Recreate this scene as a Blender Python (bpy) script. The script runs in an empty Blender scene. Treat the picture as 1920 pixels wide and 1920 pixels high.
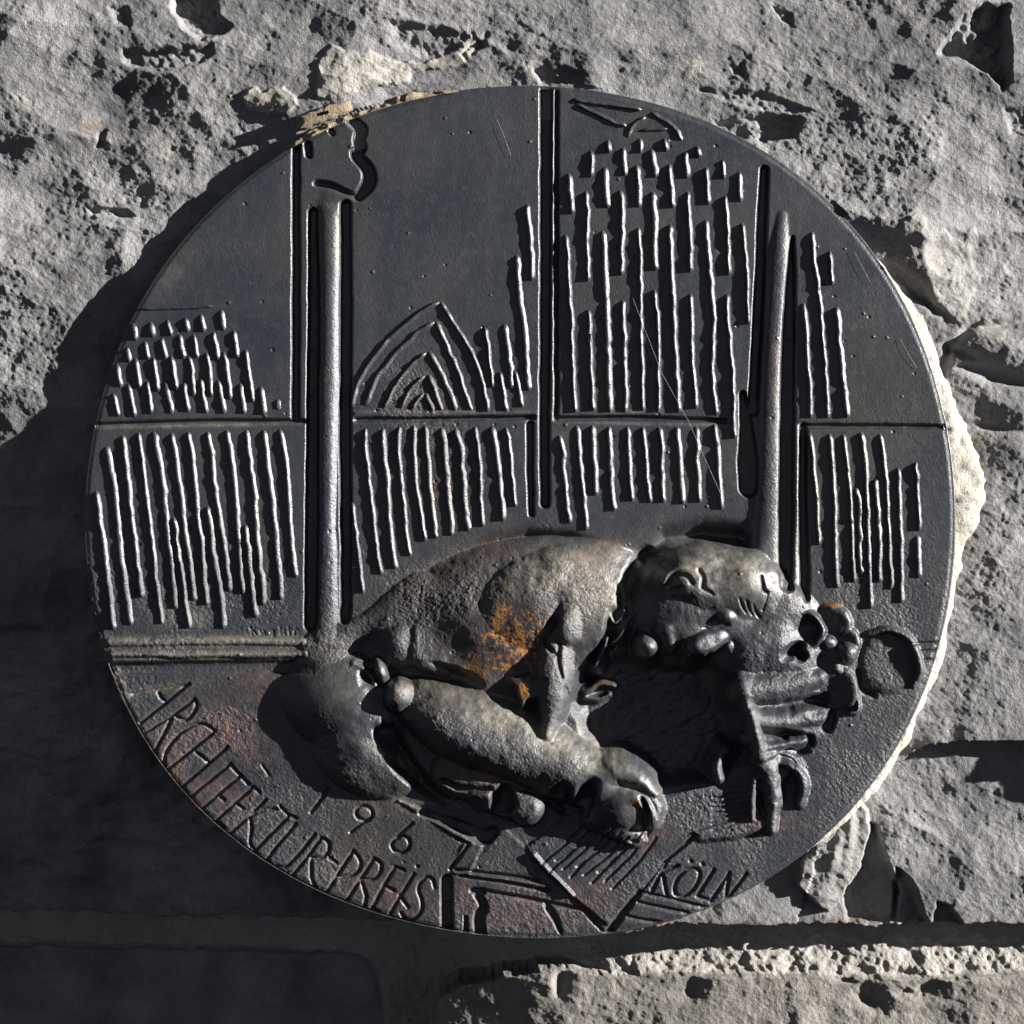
import bpy, math
import numpy as np

# ------------------------------------------------------------------ camera, sky, sun, exposure
S = 0.000367                      # metres for one unit of the plan (plaque about 0.6 m across)
CAM_D = 4600 * S
scene = bpy.context.scene
col = scene.collection
def P3(x, y, z=0.0):              # plan (x right, y down, z out of the wall) -> world
    return ((x - 960) * S, -z * S, (960 - y) * S)

cam_data = bpy.data.cameras.new('camera')
cam = bpy.data.objects.new('camera', cam_data); col.objects.link(cam)
cam.location = (0, -CAM_D, 0); cam.rotation_euler = (math.radians(90), 0, 0)
cam_data.sensor_width = 36; cam_data.lens = 36 * 4600 / 1920
cam_data.clip_start = 0.05; cam_data.clip_end = 100
scene.camera = cam

AZ = math.radians(14.5)           # height of the sun over the horizontal, seen in the plane of the wall
GR = math.atan(0.29)              # grazing angle over the wall
sun_vec = (math.cos(GR) * math.cos(AZ), -math.sin(GR), math.cos(GR) * math.sin(AZ))
SUN_EL = math.asin(sun_vec[2]); SUN_ROT = math.atan2(sun_vec[0], sun_vec[1])
world = bpy.data.worlds.new('World'); scene.world = world; world.use_nodes = True
wn = world.node_tree; bg = wn.nodes['Background']
sky = wn.nodes.new('ShaderNodeTexSky'); sky.sky_type = 'NISHITA'; sky.sun_disc = False
sky.sun_elevation = SUN_EL; sky.sun_rotation = SUN_ROT; sky.air_density = 0.065; sky.dust_density = 0.0; sky.ozone_density = 1.0
hs = wn.nodes.new('ShaderNodeHueSaturation'); hs.inputs['Saturation'].default_value = 0.3
wn.links.new(sky.outputs[0], hs.inputs['Color']); wn.links.new(hs.outputs[0], bg.inputs[0]); bg.inputs[1].default_value = 0.05
sl = bpy.data.lights.new('sun', 'SUN'); sl.energy = 5.0; sl.angle = math.radians(0.5); sl.color = (1.0, 0.965, 0.92)
sun = bpy.data.objects.new('sun', sl); col.objects.link(sun)
from mathutils import Vector
sun.rotation_euler = Vector(sun_vec).to_track_quat('Z', 'Y').to_euler()
vs = scene.view_settings
vs.view_transform = 'Standard'; vs.look = 'None'; vs.exposure = 1.66; vs.gamma = 1.0; vs.use_curve_mapping = False

# ------------------------------------------------------------------ helpers: noise
rng = np.random.default_rng(7)
_tab = rng.random((16, 256, 256)).astype(np.float32) * 2 - 1
def vnoise(x, y, scale, seed=0):
    t = _tab[seed % 16]
    u = x / scale + 17.3 * seed + 1000; v = y / scale + 9.1 * seed + 1000
    i = np.floor(u).astype(np.int32); j = np.floor(v).astype(np.int32)
    f = (u - i).astype(np.float32); g = (v - j).astype(np.float32)
    f = f * f * f * (f * (f * 6 - 15) + 10); g = g * g * g * (g * (g * 6 - 15) + 10)
    i0 = i & 255; i1 = (i + 1) & 255; j0 = j & 255; j1 = (j + 1) & 255
    a = t[i0, j0] * (1 - f) + t[i1, j0] * f
    b = t[i0, j1] * (1 - f) + t[i1, j1] * f
    return a * (1 - g) + b * g
def fbm(x, y, scale, octaves=4, seed=0, gain=0.5):
    s = 0; a = 1.0; n = 0
    for k in range(octaves):
        s = s + a * vnoise(x, y, scale / (2 ** k), seed + k); n += a; a *= gain
    return s / n
def facets(x, y, cell, seed, tilt=0.25, step=0.5):
    """chipped stone: shallow scoops that meet in ridges, continuous"""
    u = x / cell + 500; v = y / cell + 500
    i = np.floor(u).astype(np.int32); j = np.floor(v).astype(np.int32)
    h = np.full(x.shape, -1e9, np.float32)
    t = _tab
    for di in (-2, -1, 0, 1, 2):
        for dj in (-2, -1, 0, 1, 2):
            a = (i + di) & 255; b = (j + dj) & 255
            px = (i + di) + 0.5 + 0.48 * t[(seed) % 16][a, b]; py = (j + dj) + 0.5 + 0.48 * t[(seed + 1) % 16][a, b]
            dx = (u - px).astype(np.float32); dy = (v - py).astype(np.float32)
            hh = step * t[(seed + 2) % 16][a, b] + tilt * (t[(seed + 3) % 16][a, b] * dx + t[(seed + 4) % 16][a, b] * dy) - 0.55 * (dx * dx + dy * dy)
            h = np.maximum(h, hh)
    return (h.mean() - h) * cell
def sstep(a, b, x):
    t = np.clip((x - a) / (b - a), 0, 1); return t * t * (3 - 2 * t)
def smax(a, b, k):
    h = np.clip(0.5 + 0.5 * (a - b) / k, 0, 1)
    return b + (a - b) * h + k * h * (1 - h)
def smin(a, b, k): return -smax(-a, -b, k)
def blur(a, n=1):
    for _ in range(n):
        b = a.copy()
        b[1:-1] = (a[:-2] + 2 * a[1:-1] + a[2:]) * 0.25
        a = b.copy()
        a[:, 1:-1] = (b[:, :-2] + 2 * b[:, 1:-1] + b[:, 2:]) * 0.25
    return a
def gauss(x, y, cx, cy, rx, ry, ang=0):
    c, s = math.cos(math.radians(ang)), math.sin(math.radians(ang))
    dx = x - cx; dy = y - cy
    return np.exp(-(((dx * c + dy * s) / rx) ** 2 + ((-dx * s + dy * c) / ry) ** 2))
def in_poly(x, y, poly):
    ins = np.zeros(x.shape, bool); n = len(poly)
    for k in range(n):
        x0, y0 = poly[k]; x1, y1 = poly[(k + 1) % n]
        c = ((y0 > y) != (y1 > y))
        ins ^= c & (x < (x1 - x0) * (y - y0) / ((y1 - y0) if y1 != y0 else 1e-9) + x0)
    return ins
def seg_dist(x, y, poly):
    best = np.full(x.shape, 1e9, np.float32); tt = np.zeros(x.shape, np.float32)
    pts = np.array(poly, float); L = np.concatenate([[0], np.cumsum(np.hypot(*(pts[1:] - pts[:-1]).T))])
    for k in range(len(pts) - 1):
        (x0, y0), (x1, y1) = pts[k], pts[k + 1]
        dx, dy = x1 - x0, y1 - y0; l2 = dx * dx + dy * dy + 1e-9
        t = np.clip(((x - x0) * dx + (y - y0) * dy) / l2, 0, 1)
        d = np.hypot(x - x0 - t * dx, y - y0 - t * dy)
        m = d < best
        best = np.where(m, d, best); tt = np.where(m, (k + t), tt)
    return best, tt
def poly_sdf(x, y, poly):          # negative inside
    d, _ = seg_dist(x, y, list(poly) + [poly[0]])
    return np.where(in_poly(x, y, poly), -d, d)

# ------------------------------------------------------------------ helpers: objects
def link(name, mesh, mat, parent=None):
    o = bpy.data.objects.new(name, mesh); col.objects.link(o)
    if mat: mesh.materials.append(mat)
    if parent: o.parent = parent
    return o
def empty(name, loc=(0, 0, 0)):
    o = bpy.data.objects.new(name, None); col.objects.link(o); o.location = loc; o.empty_display_size = 0.05
    return o
def quick_mesh(name, verts, quads, smooth=True, colors=None):
    me = bpy.data.meshes.new(name)
    verts = np.asarray(verts, np.float32); quads = np.asarray(quads, np.int32)
    me.vertices.add(len(verts)); me.vertices.foreach_set('co', verts.ravel())
    n, m = quads.shape
    me.loops.add(n * m); me.loops.foreach_set('vertex_index', quads.ravel())
    me.polygons.add(n)
    me.polygons.foreach_set('loop_start', np.arange(0, n * m, m, dtype=np.int32))
    me.polygons.foreach_set('use_smooth', np.full(n, smooth))
    if colors is not None:
        at = me.attributes.new('stain', 'FLOAT_COLOR', 'POINT')
        at.data.foreach_set('color', np.asarray(colors, np.float32).ravel())
    me.update(calc_edges=True); me.validate()
    return me
def grid_parts(X, Y, Z, keep, ID, stain, names, mat, parent, seam_normals=True):
    """splits one height field into mesh objects, one for every id of ID (given for cells)"""
    ny, nx = X.shape
    V = np.stack([(X - 960) * S, -Z * S, (960 - Y) * S], -1).reshape(-1, 3).astype(np.float32)
    zx = np.gradient(Z, axis=1) / np.maximum(np.gradient(X, axis=1), 1e-6)
    zy = np.gradient(Z, axis=0) / np.maximum(np.gradient(Y, axis=0), 1e-6)
    N = np.stack([-zx, -np.ones_like(zx), zy], -1).reshape(-1, 3)
    N /= np.linalg.norm(N, axis=1, keepdims=True)
    idx = np.arange(ny * nx).reshape(ny, nx)
    q = np.stack([idx[:-1, :-1], idx[1:, :-1], idx[1:, 1:], idx[:-1, 1:]], -1)
    C = stain.reshape(-1, 4)
    out = {}
    for pid, (name, par, m) in names.items():
        sel = keep & (ID == pid)
        if not sel.any(): continue
        qq = q[sel]
        used, inv = np.unique(qq, return_inverse=True)
        me = quick_mesh(name, V[used], inv.reshape(qq.shape), True, C[used])
        if seam_normals: me.normals_split_custom_set_from_vertices(N[used].astype(np.float32))
        out[pid] = link(name, me, m or mat, out.get(par, parent) if isinstance(par, int) else parent)
    return out

# ------------------------------------------------------------------ materials
def nodes(mat):
    mat.use_nodes = True; t = mat.node_tree; t.nodes.clear()
    return t, t.nodes, t.links
def mixc(t, fac, a, b):
    n = t.nodes.new('ShaderNodeMix'); n.data_type = 'RGBA'
    for sock, v in ((n.inputs[0], fac), (n.inputs[6], a), (n.inputs[7], b)):
        if hasattr(v, 'links'): t.links.new(v, sock)
        else: sock.default_value = v if not isinstance(v, tuple) else (*v, 1)
    return n.outputs[2]
def noise_n(t, vec, scale, detail=4, rough=0.6, dist=0.0):
    n = t.nodes.new('ShaderNodeTexNoise'); n.inputs['Scale'].default_value = scale
    n.inputs['Detail'].default_value = detail; n.inputs['Roughness'].default_value = rough; n.inputs['Distortion'].default_value = dist
    t.links.new(vec, n.inputs['Vector']); return n.outputs[0]
def ramp(t, fac, a, b, va=0.0, vb=1.0):
    n = t.nodes.new('ShaderNodeMapRange'); n.clamp = True
    n.inputs[1].default_value = a; n.inputs[2].default_value = b; n.inputs[3].default_value = va; n.inputs[4].default_value = vb
    t.links.new(fac, n.inputs[0]); return n.outputs[0]
def math_n(t, op, a, b):
    n = t.nodes.new('ShaderNodeMath'); n.operation = op
    for s, v in ((n.inputs[0], a), (n.inputs[1], b)):
        if hasattr(v, 'links'): t.links.new(v, s)
        else: s.default_value = v
    return n.outputs[0]

def bronze_material():
    m = bpy.data.materials.new('dark_bronze'); t, N, L = nodes(m)
    out = N.new('ShaderNodeOutputMaterial'); b = N.new('ShaderNodeBsdfPrincipled'); L.new(b.outputs[0], out.inputs[0])
    geo = N.new('ShaderNodeNewGeometry'); pos = geo.outputs['Position']
    at = N.new('ShaderNodeAttribute'); at.attribute_name = 'stain'
    sep = N.new('ShaderNodeSeparateColor'); L.new(at.outputs['Color'], sep.inputs[0])
    n1 = noise_n(t, pos, 13, 5, 0.6); n2 = noise_n(t, pos, 160, 4, 0.65); n3 = noise_n(t, pos, 900, 3, 0.6)
    mp = N.new('ShaderNodeMapping'); mp.inputs['Scale'].default_value = (1.0, 1.0, 0.16); L.new(pos, mp.inputs['Vector'])
    n4 = noise_n(t, mp.outputs[0], 55, 5, 0.62); n5 = noise_n(t, pos, 7, 3, 0.5)
    c = mixc(t, ramp(t, n1, 0.36, 0.66), (0.015, 0.019, 0.027), (0.034, 0.037, 0.042))
    c = mixc(t, ramp(t, n4, 0.5, 0.75, 0, 0.55), c, (0.055, 0.052, 0.046))      # faint rain runs
    c = mixc(t, ramp(t, n5, 0.52, 0.66, 0, 0.5), c, (0.036, 0.031, 0.024))       # brown and greenish patina clouds
    c = mixc(t, ramp(t, n2, 0.54, 0.8, 0, 0.5), c, (0.050, 0.050, 0.044))
    # red-brown casting skin, pale dusting with painted sunlight, orange rust
    c = mixc(t, math_n(t, 'MULTIPLY', sep.outputs[1], ramp(t, n2, 0.36, 0.62)), c, (0.125, 0.062, 0.047))
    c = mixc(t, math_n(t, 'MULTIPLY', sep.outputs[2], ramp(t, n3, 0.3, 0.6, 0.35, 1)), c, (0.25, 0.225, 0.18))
    c = mixc(t, sep.outputs[0], c, (0.34, 0.135, 0.022))
    L.new(c, b.inputs['Base Color'])
    b.inputs['Metallic'].default_value = 0.0
    b.inputs['IOR'].default_value = 1.64
    r = math_n(t, 'ADD', ramp(t, n2, 0.3, 0.7, 0.31, 0.47), math_n(t, 'MULTIPLY', at.outputs['Alpha'], 0.16))
    L.new(r, b.inputs['Roughness'])
    bmp = N.new('ShaderNodeBump'); bmp.inputs['Distance'].default_value = 0.0012
    st = math_n(t, 'ADD', 0.22, math_n(t, 'MULTIPLY', at.outputs['Alpha'], 0.42)); L.new(st, bmp.inputs['Strength'])
    h = math_n(t, 'ADD', noise_n(t, pos, 620, 3, 0.6), math_n(t, 'MULTIPLY', noise_n(t, pos, 1500, 2, 0.5), 0.6))
    L.new(h, bmp.inputs['Height']); L.new(bmp.outputs[0], b.inputs['Normal'])
    return m
def stone_material(name, dark, light, warm, grain=1.0, rough=0.9):
    m = bpy.data.materials.new(name); t, N, L = nodes(m)
    out = N.new('ShaderNodeOutputMaterial'); b = N.new('ShaderNodeBsdfPrincipled'); L.new(b.outputs[0], out.inputs[0])
    geo = N.new('ShaderNodeNewGeometry'); pos = geo.outputs['Position']
    at = N.new('ShaderNodeAttribute'); at.attribute_name = 'stain'
    sep = N.new('ShaderNodeSeparateColor'); L.new(at.outputs['Color'], sep.inputs[0])
    n1 = noise_n(t, pos, 14, 6, 0.65); n2 = noise_n(t, pos, 120, 5, 0.7); n3 = noise_n(t, pos, 700, 3, 0.7)
    c = mixc(t, ramp(t, n1, 0.32, 0.68), dark, light)
    c = mixc(t, ramp(t, n2, 0.55, 0.78, 0, 0.55), c, warm)
    c = mixc(t, ramp(t, n3, 0.35, 0.75, 0.0, 0.5), c, tuple(v * 0.55 for v in dark))
    c = mixc(t, ramp(t, n3, 0.66, 0.80, 0.0, 0.5), c, tuple(min(1, v * 1.9) for v in light))
    c = mixc(t, sep.outputs[0], c, mixc(t, ramp(t, n2, 0.3, 0.7), (0.33, 0.31, 0.27), (0.48, 0.45, 0.385)))   # lime smears
    c = mixc(t, math_n(t, 'MULTIPLY', sep.outputs[1], ramp(t, n2, 0.4, 0.6)), c, (0.16, 0.10, 0.055))       # brown stains
    L.new(c, b.inputs['Base Color']); b.inputs['Roughness'].default_value = rough
    b.inputs['Specular IOR Level'].default_value = 0.25
    bmp = N.new('ShaderNodeBump'); bmp.inputs['Distance'].default_value = 0.0016; bmp.inputs['Strength'].default_value = 0.8 * grain
    h = math_n(t, 'ADD', noise_n(t, pos, 420, 4, 0.7), math_n(t, 'MULTIPLY', noise_n(t, pos, 1300, 2, 0.6), 0.5))
    L.new(h, bmp.inputs['Height']); L.new(bmp.outputs[0], b.inputs['Normal'])
    return m
def plain_material(name, color, rough=0.4, spec=0.5):
    m = bpy.data.materials.new(name); t, N, L = nodes(m)
    out = N.new('ShaderNodeOutputMaterial'); b = N.new('ShaderNodeBsdfPrincipled'); L.new(b.outputs[0], out.inputs[0])
    geo = N.new('ShaderNodeNewGeometry')
    n = noise_n(t, geo.outputs['Position'], 300, 2, 0.5)
    L.new(mixc(t, n, tuple(c * 0.8 for c in color), color), b.inputs['Base Color'])
    b.inputs['Roughness'].default_value = rough; b.inputs['Specular IOR Level'].default_value = spec
    return m
M_BRONZE = bronze_material()
M_STONE = stone_material('grey_basalt', (0.115, 0.116, 0.12), (0.32, 0.318, 0.316), (0.335, 0.318, 0.29))
M_STONE_W = stone_material('warm_grey_stone', (0.15, 0.143, 0.132), (0.32, 0.30, 0.27), (0.34, 0.30, 0.245))
M_MORTAR = stone_material('sandy_mortar', (0.28, 0.27, 0.25), (0.44, 0.42, 0.385), (0.48, 0.43, 0.36), grain=1.5)
M_LIME = stone_material('white_lime_mortar', (0.40, 0.37, 0.31), (0.58, 0.55, 0.49), (0.46, 0.39, 0.28), grain=1.6)
M_TAN = stone_material('tan_mortar', (0.22, 0.17, 0.12), (0.34, 0.28, 0.20), (0.36, 0.28, 0.18))
M_THREAD = plain_material('spider_silk', (0.45, 0.47, 0.45), 0.3, 0.6)

# ------------------------------------------------------------------ outline of the plaque
EDGE = [(156,887),(171,795),(190,729),(227,643),(250,586),(303,500),(367,420),(433,360),(500,307),(563,263),(672,204),(758,186),
        (858,169),(930,163),(960,161),(1046,163),(1132,171),(1203,187),(1275,207),(1361,245),(1447,295),(1510,342),(1530,354),(1588,409),
        (1645,475),(1688,541),(1722,615),(1754,710),(1777,801),(1785,855),(1788,982),(1786,1080),(1767,1197),(1746,1267),(1721,1327),(1679,1411),
        (1633,1478),(1564,1551),(1467,1633),(1400,1670),(1361,1693),(1329,1705),(1238,1734),(1143,1751),(1057,1758),(1000,1760),(911,1752),
        (823,1745),(716,1719),(612,1680),(560,1661),(486,1615),(429,1570),(372,1518),(315,1449),(269,1383),(229,1306),(209,1257),(186,1195),
        (169,1112),(154,1009),(153,935)]
CX, CY = 971.0, 960.0
_e = np.array(EDGE, float); _th = np.arctan2(_e[:, 1] - CY, _e[:, 0] - CX); _r = np.hypot(_e[:, 0] - CX, _e[:, 1] - CY)
def _basis(th): return np.stack([np.ones_like(th)] + [f(k * th) for k in (1, 2, 3, 4) for f in (np.cos, np.sin)], -1)
_co = np.linalg.lstsq(_basis(_th), _r, rcond=None)[0]
def RAD(th): return _basis(th) @ _co

# ================================================================== THE WALL (one height field, split into stones and mortar)
def wall():
    def axis(lo, hi, p, m):
        a = np.arange(lo, hi + p, p)
        left = lo - np.cumsum(np.geomspace(p, 40, m)); right = a[-1] + np.cumsum(np.geomspace(p, 40, m))
        return np.concatenate([left[::-1], a, right])
    ax = axis(-30, 1950, 2.6, 62); ay = axis(-30, 1950, 2.6, 62)
    X, Y = np.meshgrid(ax, ay); X = X.astype(np.float32); Y = Y.astype(np.float32)
    # broad depth of the wall from hand-set points
    ctrl = [(-400,-300,-30),(0,0,-26),(300,150,-20),(200,300,-30),(560,200,-6),(480,270,-16),(420,330,-26),(900,110,-9),(1200,130,-14),(1450,240,-22),(1650,380,-24),(1900,100,-18),(2300,0,-20),
            (1850,500,-30),(1860,900,-38),(1850,1200,-40),(1760,1330,-36),(1900,1380,-34),(2400,900,-36),(2400,1700,-60),
            (0,400,-36),(300,430,-33),(180,540,-36),(100,640,-42),(40,760,-52),(-30,840,-62),(0,1000,-95),(100,1300,-120),(0,1500,-160),(0,1700,-190),(300,1600,-150),(500,1740,-140),(-400,1000,-125),(-400,1700,-280),
            (800,1760,-95),(1100,1760,-48),(1400,1720,-42),(1550,1680,-56),(1800,1600,-66),(1920,1720,-66),
            (1720,1500,-76)]
    c = np.array(ctrl, np.float32)
    wsum = np.zeros_like(X); zsum = np.zeros_like(X)
    for cx, cy, cz in c:
        w = 1.0 / (((X - cx) ** 2 + (Y - cy) ** 2) / 1e4 + 0.12) ** 1.6
        wsum += w; zsum += w * cz
    Z = zsum / wsum
    ID = np.zeros(X.shape, np.int32)                     # 0 upper stone
    wx = X + 14 * fbm(X, Y, 70, 3, 2); wy = Y + 14 * fbm(X, Y, 70, 3, 5)
    wfx = X + 8 * fbm(X, Y, 44, 5, 3, 0.65); wfy = Y + 8 * fbm(X, Y, 44, 5, 6, 0.65)
    fine = np.ones_like(X)
    # split faces
    amp = 0.55 + 0.45 * sstep(-0.2, 0.3, fbm(X, Y, 420, 2, 9))
    Z += amp * 0.25 * facets(wx + 0.5 * wy, wy * 1.8 - 0.3 * wx, 260, 1, 0.6, 0.22)
    Z += amp * 0.25 * facets(wx * 0.8 + 0.4 * wy, wy * 1.8 - 0.2 * wx, 115, 6, 0.6, 0.16)
    Z += 0.13 * facets(wfx + 0.4 * wfy, wfy * 1.7, 46, 10, 0.7, 0.2) * sstep(-0.25, 0.25, fbm(X, Y, 160, 3, 11))
    Z += 5.0 * fbm(X, Y, 120, 4, 4)
    rough_zone = 0.75 + 0.45 * gauss(X, Y, 1650, 330, 260, 180) + 0.35 * gauss(X, Y, 80, 620, 250, 250) + 0.4 * gauss(X, Y, 1850, 1000, 150, 300)
    rough_zone *= 0.75 + 0.5 * sstep(-0.3, 0.3, fbm(X, Y, 140, 3, 13))
    Z += rough_zone * (0.13 * facets(wfx + 0.3 * wfy, wfy * 1.2, 17, 3, 0.75, 0.35) + 1.5 * fbm(X, Y, 8, 2, 8, 0.8) + 1.6 * fbm(X + 0.6 * Y, Y, 24, 3, 12) )
    Z += 2.2 * fbm(X - 0.5 * Y, Y + 0.3 * X, 46, 3, 10)
    # broken hollows and ledges (polygon, depth, edge softness)
    for poly, dep, soft in [
        ([(1782,70),(1810,30),(1850,5),(1894,8),(1896,150),(1884,165),(1860,130),(1800,105),(1765,100)], 46, 5),
        ([(318,-20),(400,-20),(406,22),(432,42),(420,60),(378,72),(345,52),(322,20)], 30, 5),
        ([(225,92),(300,90),(398,84),(396,100),(370,118),(300,128),(232,112)], 15, 6),
        ([(205,10),(232,8),(240,45),(214,40)], 14, 6),
        ([(1345,225),(1440,205),(1505,215),(1500,252),(1430,258),(1370,250)], 30, 6),
        ([(1310,165),(1420,165),(1530,205),(1490,210),(1400,196)], 10, 6),
        ([(735,40),(880,60),(900,85),(800,100),(730,75)], 9, 8),
        ([(178,240),(192,236),(188,268),(172,272)], 12, 3),
        ([(160,385),(225,388),(245,402),(225,404),(165,396)], 12, 3),
        ([(860,98),(912,60),(905,86),(870,112)], 10, 4),
        ([(1455,8),(1488,20),(1488,42),(1470,30)], 12, 3),
        ([(1000,128),(1050,126),(1095,142),(1060,158),(1010,155)], 14, 6),
        ([(1370,120),(1396,110),(1398,138),(1378,140)], 8, 4),
        ([(1890,205),(1960,205),(1960,245),(1905,245)], 14, 8)]:
        sd = poly_sdf(wfx, wfy, poly)
        kh = sstep(soft, -soft, sd); Z -= kh * (dep * (0.8 + 0.35 * fbm(X, Y, 26, 3, 5)) + 3 * fbm(X, Y, 10, 2, 2))
    # weathered lips and hair cracks
    for poly, h in [([(140,0),(200,50),(225,82),(300,86),(400,70)], 2.5), ([(715,10),(760,38),(830,45),(900,70),(960,110),(1000,150)], 3.5), ([(0,165),(120,200),(220,225)], 2.5), ([(1000,50),(1090,100),(1200,130)], 3)]:
        d, _ = seg_dist(wfx, wfy, poly); Z += h * np.exp(-(d / 9) ** 2) * (0.6 + 0.8 * fbm(X, Y, 30, 3, 2))
    # right-hand neighbour stone: crevices and lumps
    rB = poly_sdf(wx, wy, [(1775,640),(1830,612),(1960,600),(2600,600),(2600,1385),(1960,1390),(1830,1392),(1745,1402),(1712,1420),(1700,1300),(1740,1100),(1750,800)])
    ID[rB < 0] = 1
    low = sstep(850, 1100, Y) * sstep(900, 500, X)
    Z += low * (0.28 * facets(wx, wy * 1.8, 90, 11, 0.8, 0.3) + 0.3 * facets(wfx, wfy * 1.4, 36, 2, 0.8, 0.3) + 6 * fbm(X, Y * 1.8, 46, 4, 6))
    Z -= 16 * np.exp(-(np.maximum(0, np.abs(rB + 4)) / 9) ** 2) * sstep(900, 640, Y) * sstep(1740, 1790, X)
    for cx, cy, rx, ry, an, h in [(1880,650,70,32,-5,16),(1890,760,60,28,10,14),(1820,700,40,20,30,10),(1900,850,60,40,0,10),(1800,770,40,22,25,8)]:
        Z += h * gauss(X, Y, cx, cy, rx, ry, an)
    for cx, cy, rx, ry, an, h in [(1840,690,60,10,8,14),(1900,712,60,10,10,16),(1800,655,36,8,20,14),(1870,800,60,8,8,9),(1905,930,30,6,-20,8)]:
        Z -= h * gauss(X, Y, cx, cy, rx, ry, an)
    # lower right stone: set back under the neighbour, with a broken foot
    rC = poly_sdf(wfx, wfy, [(1712,1420),(1745,1402),(1830,1394),(2700,1386),(2700,1752),(1500,1750),(1540,1600)])
    ID[rC < 0] = 2
    Z = np.where(rC < 0, np.minimum(Z, -72 - 0.02 * (X - 1700)) - 0 + 0.0, Z)
    Z += np.where(rC < 0, 0.2 * facets(wx, wy * 1.5, 110, 3, 0.6, 0.2) + 0.12 * facets(wfx, wfy, 17, 3, 0.75, 0.35) + 3 * fbm(X, Y, 60, 4, 1) + 1.2 * fbm(X, Y, 8, 2, 8, 0.8) + 2.5 * fbm(X - 0.4 * Y, Y, 30, 3, 4) + 12 * sstep(1480, 1640, Y) * sstep(1640, 1700, X), 0)
    for poly in ([(1640,1552),(1652,1560),(1672,1625),(1690,1662),(1700,1690),(1690,1742),(1600,1742),(1590,1690),(1625,1640)],
                 [(1692,1640),(1716,1660),(1732,1695),(1748,1742),(1690,1742)], [(1768,1706),(1790,1712),(1812,1742),(1760,1742)]):
        sd = poly_sdf(wfx, wfy, poly); Z -= 34 * sstep(5, -5, sd)
    Z += 92 * gauss(X, Y, 2170, 1425, 110, 90, 30)  # bulge added out of view to cast the slanting shadow on this stone
    # bed joint below, and the course underneath
    jt = 1748 + 9 * fbm(X, Y, 110, 4, 7, 0.6) + 4 * fbm(X, Y, 16, 3, 3) - 6 * sstep(300, 0, X) 
    jb = 1838 + 7 * fbm(X, Y, 70, 3, 8) - 4 * sstep(1500, 1900, X) + 10 * sstep(900, 300, X) * 0
    zj = np.interp(X, [-800, 0, 400, 800, 1000, 1150, 1500, 1920, 2600], [-390, -350, -340, -310, -215, -140, -135, -132, -140])
    mort = zj + 14 * fbm(X, Y, 90, 3, 2) + 5 * fbm(X, Y, 24, 3, 12) + 3.2 * fbm(X, Y, 9, 2, 9) + 2.5 * np.maximum(0, vnoise(X, Y, 14, 5)) + 14 * sstep(1790, 1838, Y) * sstep(1000, 1150, X)
    k = sstep(-5, 5, Y - jt)
    Z = Z * (1 - k) + mort * k
    ID[Y > jt] = 3
    # lower stones
    lx = wfx; ly = wfy
    rD = poly_sdf(lx, ly, [(800,1960),(815,1900),(870,1872),(960,1850),(1060,1832),(1150,1850),(1300,1842),(1420,1846),(1600,1850),(1760,1852),(1920,1842),(2700,1840),(2700,2700),(800,2700)])
    zd = np.interp(X, [700, 850, 1000, 1100, 1300, 2600], [-240, -170, -130, -114, -106, -110]) + 0.16 * facets(wx, wy * 1.6, 130, 4, 0.6, 0.25) + 0.15 * facets(wfx, wfy * 1.4, 40, 7, 0.6, 0.2) + 5 * fbm(X, Y, 80, 4, 6) + 1.8 * fbm(X, Y, 12, 3, 8, 0.7)
    for cx, cy, rx, ry, an, h in [(1650,1895,28,16,10,26),(1600,1865,30,5,5,8),(1720,1880,20,5,10,8),(1060,1870,18,26,20,16),(1300,1890,16,20,0,10),(1760,1880,26,20,0,12)]:
        zd = zd - h * gauss(wx, wy + 6 * fbm(X, Y, 18, 3, 2), cx, cy, rx, ry, an)
    kd = sstep(6, -8, rD); Z = Z * (1 - kd) + zd * kd; ID[rD < 0] = 4
    rE = poly_sdf(lx, ly, [(-900,1846),(-300,1846),(0,1838),(200,1842),(420,1846),(640,1852),(672,1866),(690,1900),(700,1960),(720,2700),(-900,2700)])
    ze = np.interp(X, [-800, 0, 680], [-410, -385, -375]) + 0.2 * facets(wx, wy, 100, 2, 0.6, 0.25) + 5 * fbm(X, Y, 60, 4, 3)+ 1.5 * fbm(X, Y, 12, 3, 8, 0.7)
    ke = sstep(5, -6, rE); Z = Z * (1 - ke) + ze * ke; ID[rE < 0] = 5
    Z -= 14 * np.exp(-((rE - 4) / 6) ** 2) * (Y > 1820)
    # lime smears as thin raised skins
    lime = np.zeros_like(X)
    def skin(poly, h, amount, soft=6, breakup=0.5):
        sd = poly_sdf(wfx, wfy, poly) + 10 * breakup * fbm(X, Y, 26, 3, 5)
        k = sstep(soft * 0.5, -soft * 0.5, sd)
        return k, h * k * (1 + 0.12 * fbm(X, Y, 22, 3, 3)), amount
    pid = 6
    skins = []
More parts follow.
